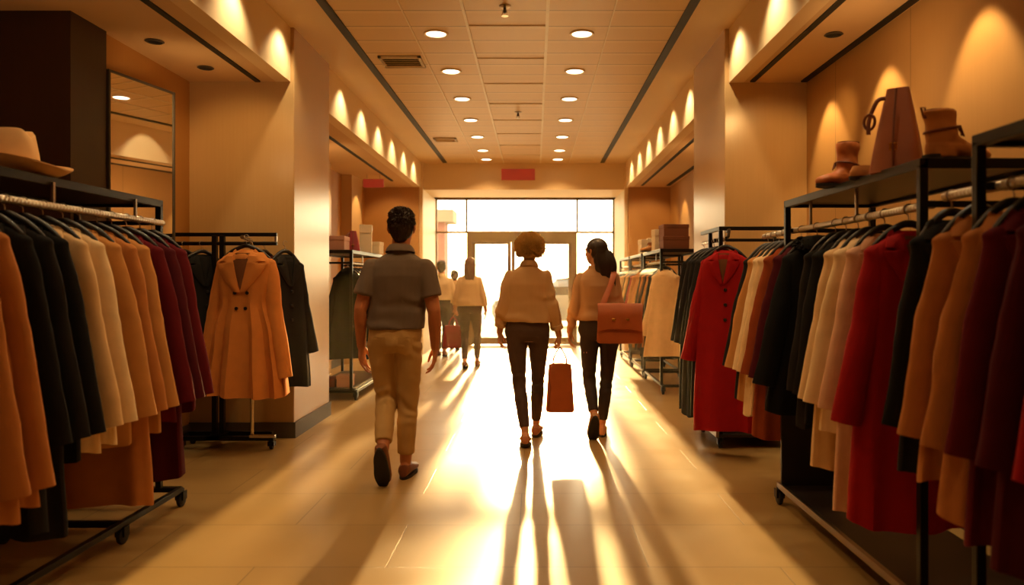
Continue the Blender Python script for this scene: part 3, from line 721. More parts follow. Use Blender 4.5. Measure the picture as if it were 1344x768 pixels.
hat = empty('felt_hat', (-2.36, 3.42, 1.772), 'cream felt hat with creased crown and curled brim on the rack shelf', 'hat')
mb = MB(); nr, na = 7, 48
def brim(a, rr, up):
    rx, ry = .262*rr, .205*rr
    curl = .075*max(0, (rr-.62)/.38)**2*(.35+.65*abs(math.sin(a))**1.5)
    return Vector((rx*math.cos(a), ry*math.sin(a), .006 + curl + up - .004*rr*abs(math.cos(a))))
rings = [[brim(2*PI*j/na, q, .006) for j in range(na)] for q in (.40, .55, .68, .8, .9, 1.0)] 
rings += [[brim(2*PI*j/na, q, 0) for j in range(na)] for q in (1.0, .9, .8, .68, .55, .40)]
mb.loft(rings, False, False); mb.build('brim', M['felt'], hat)
rings = []
for zc, k in ((.008, 1.03), (.03, 1.0), (.07, .975), (.11, .94), (.15, .90), (.190, .85), (.208, .77), (.212, .62), (.208, .42), (.202, .2), (.200, .02)):
    ring = []
    for j in range(na):
        a = 2*PI*j/na; rx, ry = .128*k, .108*k
        z = zc
        x, y = rx*math.cos(a), ry*math.sin(a)
        if zc > .1:
            z -= (.045*math.exp(-(y/.035)**2) - .012*math.cos(a))*sm(.1, .17, zc)
            pinch = 1 - .22*sm(.09, .17, zc)*math.exp(-((x-.075)/.05)**2); y *= pinch
        ring.append(Vector((x, y, z)))
    rings.append(ring)
MB().loft(rings, False, True).build('crown', M['felt'], hat)
MB().lathe([(.9, -.010), (1.0, -.010), (1.0, .010), (.9, .010)], n=48).build('band', M['band'], hat).matrix_local = Matrix.Translation((0, 0, .026)) @ Matrix.Diagonal((.1315, .1115, 1, 1))

def boot(loc, rz, sc, label, m, shaft=.2, lean=0):
    o = empty('ankle_boot', loc, label, 'boot', 'boots and shoes on the shelf', rz)
    b = MB(); V = lambda *p: Vector(p)*sc
    def oval(cx, cz, rx, ry): return [V(cx + rx*math.cos(2*PI*k/24), ry*math.sin(2*PI*k/24), cz) for k in range(24)]
    b.loft([oval(.0, .014, .062, .044), oval(-.002, .05, .064, .045), oval(.004, .10, .060, .046), oval(.002+lean*.5, shaft*.75, .060, .050), oval(lean, shaft, .066, .054)])
    b.loft([[V(x, w*math.cos(a), .014 + h*(.5+.5*math.sin(a))) for a in [2*PI*q/20 for q in range(20)]] for x, w, h in ((-.02,.040,.10),(.03,.044,.105),(.075,.047,.082),(.12,.050,.062),(.16,.049,.052),(.19,.040,.044),(.208,.022,.030))])
    remesh(b, 'upper', .006*sc, m, o, 6, .5, lambda p: .004*noise.noise(p*28) + .003*math.sin(p.z*70)*(1 if p.z > .07 else 0))
    MB().loft([oval(lean, shaft-.012, .052, .042), oval(lean, shaft+.004, .058, .046)], True, False).build('lining', M['strapm'], o)
    S = [V(.075 + .140*math.cos(a), (.050 + .006*math.cos(a))*math.sin(a), 0) for a in [2*PI*q/28 for q in range(28)]]
    MB().loft([S, [p + V(0, 0, .018) for p in S]]).build('sole', M['sole'], o)
    MB().loft([[V(-.04 + .034*math.cos(a), .040*math.sin(a), z) for a in [2*PI*q/16 for q in range(16)]] for z in (-.0, .026)]).build('heel', M['sole'], o)
    MB().tube([V(-.066+lean, 0, shaft-.03), V(-.080+lean, 0, shaft+.012), V(-.062+lean, 0, shaft+.012), V(-.058+lean, 0, shaft-.03)], .004, 6).build('pull_tab', M['strapm'], o)
    MB().tube([V(.068*math.cos(a)+.004, .054*math.sin(a), .125+.012*math.cos(a)) for a in [2*PI*k/20 for k in range(21)]], .005*sc, 6).build('ankle_strap', M['strapm'], o)
    MB().tube([V(.058, -.024, .128), V(.075, -.03, .10), V(.07, -.022, .13), V(.082, -.012, .105)], .0045*sc, 6).build('lace', M['strapm'], o)
    return o
boot((1.56, 3.80, 1.766), math.radians(205), .95, 'small brown ankle boot at the entrance end of the shelf above the coats', M['leather'], .24, .0)
sh = empty('flat_shoe', (1.55, 3.47, 1.766), 'flat tan shoe lying on the shelf between small boot and brown handbag', 'shoe', 'boots and shoes on the shelf', math.radians(190))
MB().loft([[Vector((x + rx*math.cos(a), ry*math.sin(a)*(1.0 if math.cos(a) > 0 else .8), z)) for a in [2*PI*k/24 for k in range(24)]] for x, rx, ry, z in ((0, .125, .042, .012), (0, .127, .044, .03), (.0, .118, .040, .05), (.03, .08, .032, .062))]).build('upper', M['suede'], sh)
MB().loft([[Vector((rx*math.cos(a), ry*math.sin(a), z)) for a in [2*PI*k/24 for k in range(24)]] for rx, ry, z in ((.128, .043, 0), (.13, .046, .014))]).build('sole', M['sole'], sh)
boot((1.60, 3.0, 1.775), math.radians(12), 1.02, 'tan slouchy ankle boot beside the tall brown handbag', M['suede'], .195, -.01)

def tall_bag(loc, rz, w, d, h, label, m):
    o = empty('handbag', loc, label, 'handbag', None, rz)
    R = []
    for t in (0, .05, .2, .45, .7, .88, 1.0):
        ww = w*(1 - .58*t**1.2); dd = d*(1 - .80*t)
        zz = h*t; R.append([Vector((ww/2*math.copysign(abs(math.cos(a))**.5, math.cos(a)), dd/2*math.copysign(abs(math.sin(a))**.5, math.sin(a)) + .02*t, zz)) for a in [2*PI*k/28 for k in range(28)]])
    MB().loft(R).build('body', m, o)
    MB().tube([(-w*.21, -d*.10, h*.88), (-w*.34, -d*.25, h*.84), (-w*.46, -d*.40, h*.62), (-w*.46, -d*.48, h*.45)], .009, 8, smooth=4, flat=.5).build('strap', M['strapm'], o)
    MB().tube([(-w*.46-.022*math.sin(a), -d*.38, h*.60+.032*math.cos(a)) for a in [2*PI*k/16 for k in range(17)]], .006, 8).build('ring_handle', M['strapm'], o)
    MB().tube([(w*.02, -d*.22, h*.97), (0, -d*.37, h*.6), (0, -d*.50, h*.25), (0, -d*.52, h*.04)], .005, 6).build('seam', M['strapm'], o)
    MB().box(-.016, .016, -d*.5, -d*.45, h*.24, h*.33).build('clasp', M['gold'], o, False, .003)
    return o
tall_bag((1.54, 3.24, 1.766), math.radians(-38), .21, .15, .365, 'tall tapered brown leather handbag with strap on the shelf', M['leather2'])
tall_bag((1.66, 2.36, 1.782), math.radians(-25), .20, .15, .26, 'brown handbag cut by the frame edge on the higher shelf', M['leather2'])

def carton(name, loc, w, d, h, label, m, rz=0, group='boxes on the shelves', lid=True):
    o = empty(name, loc, label, 'box', group, rz)
    MB().box(-w/2, w/2, -d/2, d/2, 0, h*.72 if lid else h).build('box_body', m, o, False, .004)
    if lid: MB().box(-w/2-.004, w/2+.004, -d/2-.004, d/2+.004, h*.70, h).build('lid', m, o, False, .004)
    return o
sz = 1.672
carton('storage_box', (1.64, 8.98, sz), .30, .3, .15, 'brown storage box, lower of the two stacked on the far shelf', M['box_brown'])
carton('storage_box', (1.635, 8.98, sz+.15), .29, .29, .14, 'brown storage box, upper of the two stacked on the far shelf', M['box_brown'], .04)
carton('storage_box', (1.50, 9.35, sz), .10, .12, .26, 'tall pale box next to the stacked brown boxes', M['box_cream'], .2)
carton('storage_box', (1.5, 10.6, sz), .08, .2, .2, 'slim upright cream box on the far shelf, beside the window', M['box_cream'], .1)
carton('storage_box', (1.6, 10.62, sz), .07, .2, .22, 'second slim upright cream box, standing against the wall side', M['box_cream'], -.1)
boot((1.50, 9.75, sz), math.radians(200), .8, 'small tan boot on the far shelf between pale boxes', M['suede'], .15)
sz = 1.642
carton('storage_box', (-2.24, 8.55, sz), .26, .3, .16, 'squat pinkish box at the end of the shelf behind the column', M['box_pink'], .05)
tall_bag((-2.10, 8.80, sz), .2, .17, .12, .24, 'small burgundy bag between the boxes behind the column', M['redbag'])
carton('storage_box', (-2.05, 9.25, sz), .14, .12, .34, 'tall leaning cream box beside the small burgundy bag', M['box_cream'], .15)
carton('storage_box', (-2.02, 9.6, sz), .18, .18, .15, 'low cream box at the window end of the shelf behind the column', M['box_cream'], -.1)
carton('storage_box', (-2.1, 8.45, .135), .16, .2, .13, 'pinkish box on the base of the rack behind the column', M['box_pink'], .05)
carton('storage_box', (-2.3, 8.5, .135), .2, .26, .09, 'flat brown box on the base of the rack behind the column', M['box_brown'], .0)
# ------------------------------------------------------------------ people
def skin_mat(name, col):
    t = NT(name); c = lin(col)
    no = t.n('ShaderNodeTexNoise', Scale=9, Detail=4.0); tc = t.n('ShaderNodeTexCoord'); t.l(tc.outputs['Object'], no.inputs['Vector'])
    t.l(t.mix(no.outputs[0], scale_c(c, .9), scale_c(c, 1.1)), t.b.inputs['Base Color'])
    t.b.inputs['Roughness'].default_value = .5; t.b.inputs['Subsurface Weight'].default_value = .15
    t.b.inputs['Subsurface Radius'].default_value = (.02, .008, .004); t.b.inputs['Subsurface Scale'].default_value = .6
    return t.m
def hair_mat(name, col, tr=.25):
    return mat(name, col, .42, 0, .35, 40, .5, 260, .6, 0, tr, stretch=(1, 1, .15))
M['skin'] = skin_mat('skin', '#b9764c'); M['skin_fair'] = skin_mat('skin_fair', '#c48a5e')
M['eye'] = mat('eye_white', '#e8e0d4', .2); M['iris'] = mat('iris', '#2b1a10', .2)
M['denim'] = mat('dark_denim', '#48342a', .8, 0, .2, 20, .4, 500); M['denim_black'] = mat('black_denim', '#32261f', .8, 0, .2, 20, .4, 500)
M['chino'] = mat('khaki_cotton', '#b8945a', .85, 0, .08, 14, .3, 500)

def hand(mb, w, D, N, T, sc=1.0, curl=.35, grip=False):
    """w wrist, D along the hand, N palm normal, T thumb side"""
    w = Vector(w); D = Vector(D).normalized(); T = Vector(T); T = (T - D*T.dot(D)).normalized(); Np = D.cross(T)
    N = Vector(N); N = Np if Np.dot(N) > 0 else -Np
    def P(d, t, n): return w + (D*d + T*t + N*n)*sc
    def rg(d, t, hw, hn, n0=0): return [P(d, t + hw*math.cos(2*PI*k/14), n0 + hn*math.sin(2*PI*k/14)) for k in range(14)]
    mb.loft([rg(-.03, 0, .024, .019), rg(0, 0, .026, .018), rg(.03, .002, .036, .017), rg(.06, .001, .041, .015), rg(.085, -.001, .041, .013, .002), rg(.098, -.002, .034, .009, .003)])
    lens = (.040, .046, .043, .034)
    for i in range(4):
        t0 = .031 - .0215*i; p = P(.086 - (.006 if i in (0,) else 0) - (.01 if i == 3 else 0), t0, .002); a = curl*(.55 + .12*i)
        pts = [p - D*.02*sc, p]; ang = a; fan = (1.5-i)*.05
        for k, f in enumerate((1.0, .68, .55)):
            d = (D*math.cos(ang) + N*math.sin(ang) + T*fan).normalized(); pts.append(pts[-1] + d*lens[i]*f*sc); ang += curl*(1.9 if grip else 1.0)
        mb.tube(pts, [.0095*sc, .0092*sc, .0085*sc, .0078*sc, .0062*sc], 10, True)
    b = P(.022, .026, .006)
    d1 = (D*.72 + T*.62 + N*.3).normalized(); d2 = (D*.92 + T*.15 + N*.32).normalized(); d3 = (D*.95 - T*.1 + N*.3).normalized()
    mb.tube([b - d1*.015*sc, b + d1*.038*sc, b + d1*.038*sc + d2*.032*sc, b + d1*.038*sc + d2*.032*sc + d3*.026*sc], [.014*sc, .0115*sc, .010*sc, .007*sc], 10, True)

def person(name, loc, label, c):
    root = empty(name, loc, label, 'person')
    h = c['h']; k = h/1.75; fem = c.get('fem', 0); vx = c.get('vox', .0055)
    J = {q: Vector(p) for q, p in c['J'].items()}
    pel, che, nek, hed = J['pelvis'], J['chest'], J['neck'], J['head']
    yawh = c.get('yaw', 0); Rh = Matrix.Rotation(yawh, 3, 'Z') @ Matrix.Rotation(c.get('nod', 0), 3, 'X')
    def cen(z):
        pts = [pel - Vector((0,0,.15*k)), pel, che, nek]
        if z <= pel.z: return pel.x, pel.y
        for a, b in zip(pts[1:], pts[2:]):
            if z <= b.z:
                t = (z-a.z)/(b.z-a.z); return a.x+(b.x-a.x)*t, a.y+(b.y-a.y)*t
        return nek.x, nek.y
    def ringz(z, w, d, e=.9, oy=0):
        cx, cy = cen(z); n = 32
        return [Vector((cx + w*math.copysign(abs(math.cos(a))**e, math.cos(a)), cy + oy + d*math.copysign(abs(math.sin(a))**e, math.sin(a)), z)) for a in [2*PI*q/n for q in range(n)]]
    ns = nek.z; ps = pel.z; T = ns - ps        # torso span
    sw = c['sw']                               # half width between the arm roots
    hw = c['hw']; ww = c['ww']                 # half widths of hips and waist
    prof = [(-.16, hw*.72, .085), (-.08, hw*.96, .108), (0, hw, .112), (.2, (hw+ww)/2, .10), (.36, ww, .092), (.55, (ww+sw)/2+.004, .103), (.70, sw*.97, .110), (.80, sw*.96, .100), (.875, sw*.82, .088), (.935, sw*.56, .074), (.975, sw*.36, .062), (1.02, .052, .055)]
    pz = lambda f: ps + f*T
    body = MB()
    body.loft([ringz(pz(f), w*.96, d*k*.94) for f, w, d in prof])
    # neck and head
    nr = .050*k if fem else .060*k
    body.tube([nek - Vector((0,0,.06*k)), nek + Vector((0,.004,.02)), hed + Vector((0, -.005, -.06*k))], [nr*1.35, nr, nr*.98], 18)
    def H(x, y, z): return hed + Rh @ (Vector((x, y, z))*k)
    q3 = Rh
    body.ball(H(0, -.012, .028), Vector((.076, .095, .088))*k, 22, 16, q3)
    body.ball(H(0, .030, -.030), Vector((.062, .064, .085))*k, 20, 14, q3)
    body.ball(H(0, .050, -.080), Vector((.034, .034, .030))*k, 14, 10, q3)      # chin
    body.tube([H(0, .088, .018), H(0, .100, -.008), H(0, .112, -.030), H(0, .094, -.038)], [.008*k, .010*k, .013*k, .009*k], 10, True)
    for s in (-1, 1):
        body.ball(H(s*.012, .096, -.033), Vector((.009, .010, .008))*k, 10, 8)
        body.ball(H(s*.030, .082, .026), Vector((.020, .010, .007))*k, 10, 8)    # brow
        body.ball(H(s*.031, .077, .0155), Vector((.0145, .0135, .0065))*k, 12, 8); body.ball(H(s*.031, .077, -.0055), Vector((.0135, .0125, .005))*k, 12, 8)
        body.ball(H(s*.040, .062, -.022), Vector((.022, .020, .020))*k, 10, 8)   # cheek
        body.tube([H(s*.076, -.004, .018), H(s*.086, -.018, .016), H(s*.088, -.022, -.006), H(s*.080, -.008, -.030)], [.007*k, .010*k, .009*k, .007*k], 8, True)
    body.ball(H(0, .092, -.056), Vector((.023, .010, .006))*k, 12, 8, q3); body.ball(H(0, .089, -.066), Vector((.019, .010, .006))*k, 12, 8, q3)
    # arms
    ar = (.036, .041, .039, .034, .036, .026) if fem else (.048, .051, .045, .040, .042, .029)
    for s in ('L', 'R'):
        S, E, W = J['sh'+s], J['el'+s], J['wr'+s]
        body.tube([S, S.lerp(E, .35), E.lerp(S, .1), E, E.lerp(W, .28), W], [a*k for a in ar], 16, True, smooth=3)
        hd = c['hand'+s]
        hand(body, W, hd['D'], hd['N'], hd['T'], k*(.92 if fem else 1.03), hd.get('curl', .35), hd.get('grip', False))
    # legs
    lr = (.086, .080, .056, .052, .050, .034) if fem else (.090, .082, .060, .054, .054, .040)
    for s in ('L', 'R'):
        Hp, K, A = J['hp'+s], J['kn'+s], J['an'+s]
        body.tube([Hp, Hp.lerp(K, .4), K.lerp(Hp, .12), K.lerp(A, .08), K.lerp(A, .35) + Vector((0,-.012,0)), A], [a*k*.94 for a in lr], 16, True, smooth=3)
        F = Vector(c['foot'+s]['F']).normalized(); U = Vector(c['foot'+s]['U']); U = (U - F*U.dot(F)).normalized(); X = F.cross(U)
        def FP(f, x, u): return A + (F*f + X*x + U*u)*k
        def fr(f, w_, u0, u1): return [FP(f, w_*math.cos(2*PI*q/16), (u0+u1)/2 + (u1-u0)/2*math.sin(2*PI*q/16)) for q in range(16)]
        body.loft([fr(-.055, .022, -.07, -.03), fr(-.04, .030, -.075, .0), fr(0, .034, -.075, .02), fr(.05, .037, -.075, -.012), fr(.11, .042, -.075, -.035), fr(.155, .040, -.075, -.045), fr(.185, .026, -.073, -.053)])
    remesh(body, 'body', vx, c['skin'], root, 3, .45)
    for s in (-1, 1):
        e = MB().ball(H(s*.031, .0785, .006), .0105*k, 12, 10).build('eye', M['eye'], root)
        MB().tube([H(s*.014, .0945, .030), H(s*.030, .0925, .036), H(s*.048, .080, .032)], [.0032*k, .0035*k, .002*k], 6, True, smooth=3).build('eyebrow', c['hair'], root)
        MB().ball(H(s*.0315, .0853, .006), Vector((.005, .0046, .005))*k, 10, 8).build('iris', M['iris'], e)
    # shoes
    for s in ('L', 'R'):
        A = J['an'+s]; F = Vector(c['foot'+s]['F']).normalized(); U = Vector(c['foot'+s]['U']); U = (U - F*U.dot(F)).normalized(); X = F.cross(U)
        def FP(f, x, u): return A + (F*f + X*x + U*u)*k
        def fr(f, w_, u0, u1): return [FP(f, w_*math.cos(2*PI*q/18), (u0+u1)/2 + (u1-u0)/2*math.sin(2*PI*q/18)) for q in range(18)]
        lo = c.get('shoe_top', .0); z0 = -.088
        sh = MB().loft([fr(-.068, .024, z0, -.04+lo), fr(-.055, .036, z0, -.012+lo), fr(-.02, .042, z0, -.004+lo), fr(.04, .046, z0, -.004+lo*.6), fr(.10, .051, z0, -.026), fr(.15, .052, z0, -.036), fr(.19, .043, z0, -.044), fr(.212, .022, z0+.004, -.056)]).build('shoe', c['shoe'], root)
        def sl(u): return [FP((.07+.148*math.cos(a)), (.050 + .008*math.cos(a))*math.sin(a)*(1 - .12*math.exp(-((math.cos(a)+.1)/.3)**2)), u) for a in [2*PI*q/28 for q in range(28)]]
        MB().loft([sl(-.106), sl(-.102), sl(-.086)]).build('sole', M['sole'], sh)
    # trousers
    tr = MB(); to = c.get('tr_off', .008)
    f1 = c.get('belt', .36)
    tp = [(f, w, d) for f, w, d in prof if f <= f1 + .1]
    tr.loft([ringz(min(pz(f), pz(f1)), w+to, d*k+to) for f, w, d in tp])
    for s in ('L', 'R'):
        Hp, K, A = J['hp'+s], J['kn'+s], J['an'+s]; cr = c['legr']; end = A.lerp(K, c.get('cuff', .12))
        tr.tube([Hp, Hp.lerp(K, .4), K.lerp(Hp, .12), K.lerp(end, .12), K.lerp(end, .4) + Vector((0,-.012,0)), end], [a*k for a in cr], 22, False, smooth=5)
    wr = c.get('wr', .004); kz = (J['knL'].z + J['knR'].z)/2
    def dtr(p):
        a = noise.noise(Vector((p.x*7, p.y*7, p.z*16)))*wr
        a += wr*1.3*math.exp(-((p.z-kz)/.12)**2)*math.sin(70*p.z + 18*p.x + 9*noise.noise(p*6))
        a += wr*.9*math.exp(-((p.z-pz(-.12))/.09)**2)*math.sin(45*p.z + 40*abs(p.x) + 6*noise.noise(p*5))
        return a
    tro = remesh(tr, 'trousers', vx*1.05, c['trousers'], root, 14, .5, dtr)
    if c.get('pockets'):
        from mathutils.bvhtree import BVHTree
        bv = BVHTree.FromPolygons([v.co for v in tro.data.vertices], [tuple(f.vertices) for f in tro.data.polygons])
        cx, cy = cen(pz(0))
        for s in (-1, 1):
            pts_ = []
            for a_, zz in ((0, pz(.02)), (1, pz(-.05)), (2, pz(-.12)), (3, pz(-.15))):
                for q in range(7):
                    fx = q/6; dz = -.022*(1-abs(2*fx-1)) if a_ == 3 else (-.008*(1-abs(2*fx-1)) if a_ == 2 else 0)
                    x = cx + s*(.040 + .088*k*fx); h_ = bv.ray_cast(Vector((x, cy-.6, zz+dz)), Vector((0, 1, 0)))
                    y = h_[0].y if h_[0] else cy - .1
                    pts_.append(Vector((x, y - .0022, zz+dz)))
            fs = [(i_*7+q, i_*7+q+1, (i_+1)*7+q+1, (i_+1)*7+q) for i_ in range(3) for q in range(6)]
            vs_2 = pts_ + [q + Vector((0, .012, 0)) for q in pts_]
            edge = [(q, q+1) for q in range(6)] + [(21+q+1, 21+q) for q in range(6)] + [(i_*7+7, i_*7) for i_ in range(3)] + [(i_*7+6, i_*7+13) for i_ in range(3)]
            fs += [(b_, a_, a_+28, b_+28) for a_, b_ in edge]
            pk = MB(); pk.add(vs_2, fs); pk.build('pocket', c['trousers'], tro)
    # top
    tp = MB(); so = c.get('sh_off', .016); f0 = c['hem']
    hemw = c.get('hemw', None)
    tz = []
    for f, w, d in [(f0, None, None)] + [p for p in prof if p[0] > f0 + .03]:
        if w is None:
            # interpolated hem ring
            for (a, wa, da), (b, wb, db) in zip(prof, prof[1:]):
                if a <= f0 <= b: t = (f0-a)/(b-a); w = wa+(wb-wa)*t; d = da+(db-da)*t
        loose = c.get('loose', .02)*max(0, 1-abs(f-.25)/.6)
        w2 = w + so + loose; d2 = d*k + so + loose*.9
        if hemw and f <= .4: w2 = max(w2, hemw + (sw*.98 + so - hemw)*max(0, (f-f0))/.6)
        if f >= .92: w2, d2 = w + .012, d*k + .010
        tz.append(ringz(pz(f), w2, d2, .88))
    tp.loft(tz)
    tp.tube([nek - Vector((0,0,.06*k)), nek + Vector((0, 0, .004*k))], [nr*1.55, nr*1.2], 20)
    sr_ = c['sleeve_r']
    for s in ('L', 'R'):
        S, E, W = J['sh'+s], J['el'+s], J['wr'+s]
        if c['sleeve'] <= 1:
            e = S.lerp(E, c['sleeve']); tp.tube([S, S.lerp(e, .5), e], [sr_[0]*k, sr_[1]*k, sr_[2]*k], 20, smooth=4)
            tp.ball(S, sr_[0]*k*.98)
        else:
            e = E.lerp(W, c['sleeve'] - 1); tp.tube([S, S.lerp(E, .5), E, E.lerp(e, .6), e], [sr_[0]*k, sr_[1]*k, sr_[2]*k, sr_[3]*k, sr_[4]*k], 20, smooth=4); tp.ball(S, sr_[0]*k*.98)
    ws = c.get('ws', .005)
    def dtop(p):
        lo = max(0, 1 - (p.z - pz(f0))/(T*.55))
        a = ws*noise.noise(Vector((p.x*6, p.y*6, p.z*9 + 3)))
        a += ws*1.5*lo*math.sin(46*p.z + 11*p.x + 7*noise.noise(p*5))*(.4 + noise.noise(p*4))
        a += ws*.8*noise.noise(Vector((p.x*16, p.y*16, p.z*5)))*(1 if abs(p.x - pel.x) > sw else .5)
        return a
    top = remesh(tp, c['top_name'], vx*1.05, c['top'], root, 12, .5, dtop)
    if c.get('collar'):
        cb = MB(); R = []
        for r_, z in ((1.18, -.01), (1.14, .018), (1.22, .024), (1.48, .004), (1.62, -.02), (1.5, -.02)):
            R.append([nek + Vector((nr*r_*math.cos(a), nr*r_*1.0*math.sin(a) - .004, z*k + .012*math.sin(a)*-1)) for a in [2*PI*q/28 for q in range(28)]])
        cb.loft(R, False, False).build('collar', c['top'], top)
    if c.get('yoke'):
        pass
    if c.get('cuffs'):
        for s in ('L', 'R'):
            E, W = J['el'+s], J['wr'+s]; e = E.lerp(W, c['sleeve']-1); d = (W-E).normalized()
            MB().tube([e - d*.035, e - d*.03, e + d*.004, e + d*.006], [sr_[4]*k*.9, sr_[4]*k*1.04, sr_[4]*k*1.04, sr_[4]*k*.9], 20).build('cuff', c['top'], top)
    # hair
    hb = MB(); st = c['hair_style']; rnd = random.Random(c.get('seed', 1))
    def strand(p, d, L, r):
        hb.tube([p, p + d*L*.5, p + d*L + Vector((0, 0, -.3*L))], [r, r*.8, r*.15], 5)
    def absorb(cap_, vox_, amp, fq):
        o_ = remesh(cap_, 'hair_src', vox_, c['hair'], None, 6, .5, lambda q_: amp*noise.noise(q_*fq) + amp*.6*noise.noise(Vector((q_.x*fq*3, q_.y*fq*3, q_.z*fq))))
        hb.add([v.co for v in o_.data.vertices], [tuple(f.vertices) for f in o_.data.polygons]); me_ = o_.data; bpy.data.objects.remove(o_); bpy.data.meshes.remove(me_)
    if st == 'short':
        cap = MB()
        for (x, y, z, a, b, e) in ((0, -.012, .046, .085, .100, .088), (0, -.034, .004, .080, .076, .090), (0, .03, .066, .072, .070, .062), (0, -.058, -.035, .058, .044, .062)):
            cap.ball(H(x, y, z), Vector((a, b, e))*k, 22, 16, q3)
        absorb(cap, .004 if vx < .007 else .007, .006, 34)
        for _ in range(1500 if vx < .007 else 250):
            th = rnd.uniform(0, 2*PI); u = rnd.uniform(-.55, 1); rr = math.sqrt(max(0, 1-u*u))
            n_ = Vector((rr*math.cos(th), rr*math.sin(th), u))
            if n_.y > .45 and u < .45: continue
            p = H(n_.x*.081, -.014 + n_.y*.098, .044 + n_.z*.088)
            d = (Rh @ (n_*(.45 if u < .3 else .8) + Vector((rnd.uniform(-.5,.5), rnd.uniform(-.1,.7), rnd.uniform(-.5,.1) if u < .3 else rnd.uniform(.1,.6))))).normalized(); strand(p, d, rnd.uniform(.012, .024)*k*(1.3 if u > .4 else .8), .0035*k)
        ho = hb.build('hair', c['hair'], root)
    elif st == 'curly':
        for (x, y, z, a, b, e) in ((0, -.018, .035, .088, .098, .085), (0, -.055, -.03, .076, .052, .072)):
            hb.ball(H(x, y, z), Vector((a, b, e))*k, 22, 16, q3)
        for _ in range(330):
            th = rnd.uniform(0, 2*PI); u = rnd.uniform(-.75, 1); rr = math.sqrt(max(0, 1-u*u)); n_ = Vector((rr*math.cos(th), rr*math.sin(th), u))
            if n_.y > .45 and u < .5: continue
            p = H(n_.x*.101, -.02 + n_.y*.104, .012 + n_.z*.104); hb.ball(p, rnd.uniform(.012, .021)*k, 8, 6)
        for _ in range(1300):
            th = rnd.uniform(0, 2*PI); u = rnd.uniform(-.7, 1); rr = math.sqrt(max(0, 1-u*u)); n_ = Vector((rr*math.cos(th), rr*math.sin(th), u))
            if n_.y > .45 and u < .5: continue
            q_ = rnd.uniform(.102, .124); p = H(n_.x*q_, -.02 + n_.y*q_, .012 + n_.z*q_); ax = n_.cross(Vector((rnd.uniform(-1,1), rnd.uniform(-1,1), rnd.uniform(-1,1)))).normalized(); R0 = rnd.uniform(.006, .012)
            b2 = n_.cross(ax); hb.tube([p + (n_*(R0*math.sin(a)*1.5) + b2*(R0*math.cos(a)))*k for a in (0, .8, 1.6, 2.4, 3.2, 4.0)], [.0035*k, .0032*k, .003*k, .0028*k, .0024*k, .0015*k], 5)
        ho = hb.build('hair', c['hair'], root)
    else:
        for (x, y, z, a, b, e) in ((0, -.018, .036, .086, .102, .088), (0, -.045, .0, .084, .075, .085), (0, -.066, -.065, .082, .055, .09), (0, -.075, -.13, .080, .045, .09)):
            hb.ball(H(x, y, z), Vector((a, b, e))*k, 22, 16, q3)
        lng = c['hair_len']; sx = c.get('hair_x', 0); R = []
        for i in range(9):
            t = i/8; z = .01 - t*lng; w_ = .082 + .006*math.sin(PI*t) - c.get('hair_taper', .035)*t**1.6; d_ = .062 - .022*t
            yb = -.055 - .035*math.sin(PI*min(1, t*1.3)) - .03*t
            R.append([hed + Rh @ (Vector((0, yb + d_*math.sin(a), 0))*k) + Vector((sx*t + w_*k*math.cos(a)*(1 + .03*math.sin(9*a)), 0, z*k)) + Vector((0, .012*k*math.sin(11*a)*t, -.02*k*t*math.sin(7*a))) for a in [2*PI*q/36 for q in range(36)]])
        hb.loft(R)
        for _ in range(70):
            a = rnd.uniform(-1, 1); p0 = H(a*.07, -.07 - .03*(1-abs(a)), .04); x1 = sx + a*(.075-.03)*k + rnd.uniform(-.012,.012)
            p2 = hed + Rh @ (Vector((0, -.12, 0))*k) + Vector((x1, 0, -lng*k*rnd.uniform(.85, 1.07))); p1 = (p0+p2)/2 + Vector((a*.02, -.025, 0))
            hb.tube([p0, p1, p2], [.009*k, .008*k, .002*k], 6, smooth=3)
        ho = remesh(hb, 'hair', .0045 if vx < .007 else .006, c['hair'], root, 1, .3)
    return root

DN = (0, .08, -1)
HL = dict(D=(0, .12, -1), N=(1, 0, 0), T=(.15, 1, 0)); HR = dict(D=(0, .12, -1), N=(-1, 0, 0), T=(-.15, 1, 0))
FLAT = dict(F=(0, 1, 0), U=(0, 0, 1))

M['polo'] = mat('taupe_jersey', '#6a5c50', .9, 0, .06, 10, .3, 600, .2, .2)
M['hair_brown'] = hair_mat('hair_dark_brown', '#2a140a', .3); M['hair_gold'] = hair_mat('hair_golden', '#e8c272', .6); M['hair_dark'] = hair_mat('hair_espresso', '#24110b', .15); M['hair_auburn'] = hair_mat('hair_auburn', '#6e3413', .35); M['hair_black'] = hair_mat('hair_black', '#17100c', .15)
M['shoe_brown'] = L_('shoe_brown', '#7a4526'); M['shoe_tan'] = L_('shoe_tan', '#a8683c'); M['shoe_beige'] = L_('shoe_beige', '#b98658')
M['shirt_cream'] = mat('cream_cotton', '#dcb684', .85, 0, .05, 9, .25, 500, .2, .2, .22)
M['blouse_tan'] = mat('beige_blouse', '#cba074', .85, 0, .05, 9, .25, 500, .2, .2, .15)
M['top_white'] = mat('white_knit', '#e6c89c', .85, 0, .05, 9, .25, 500, .2, .2, .2)
M['shirt_white'] = mat('white_shirt', '#ead4b0', .85, 0, .05, 9, .2, 500, .2, .1, .2)

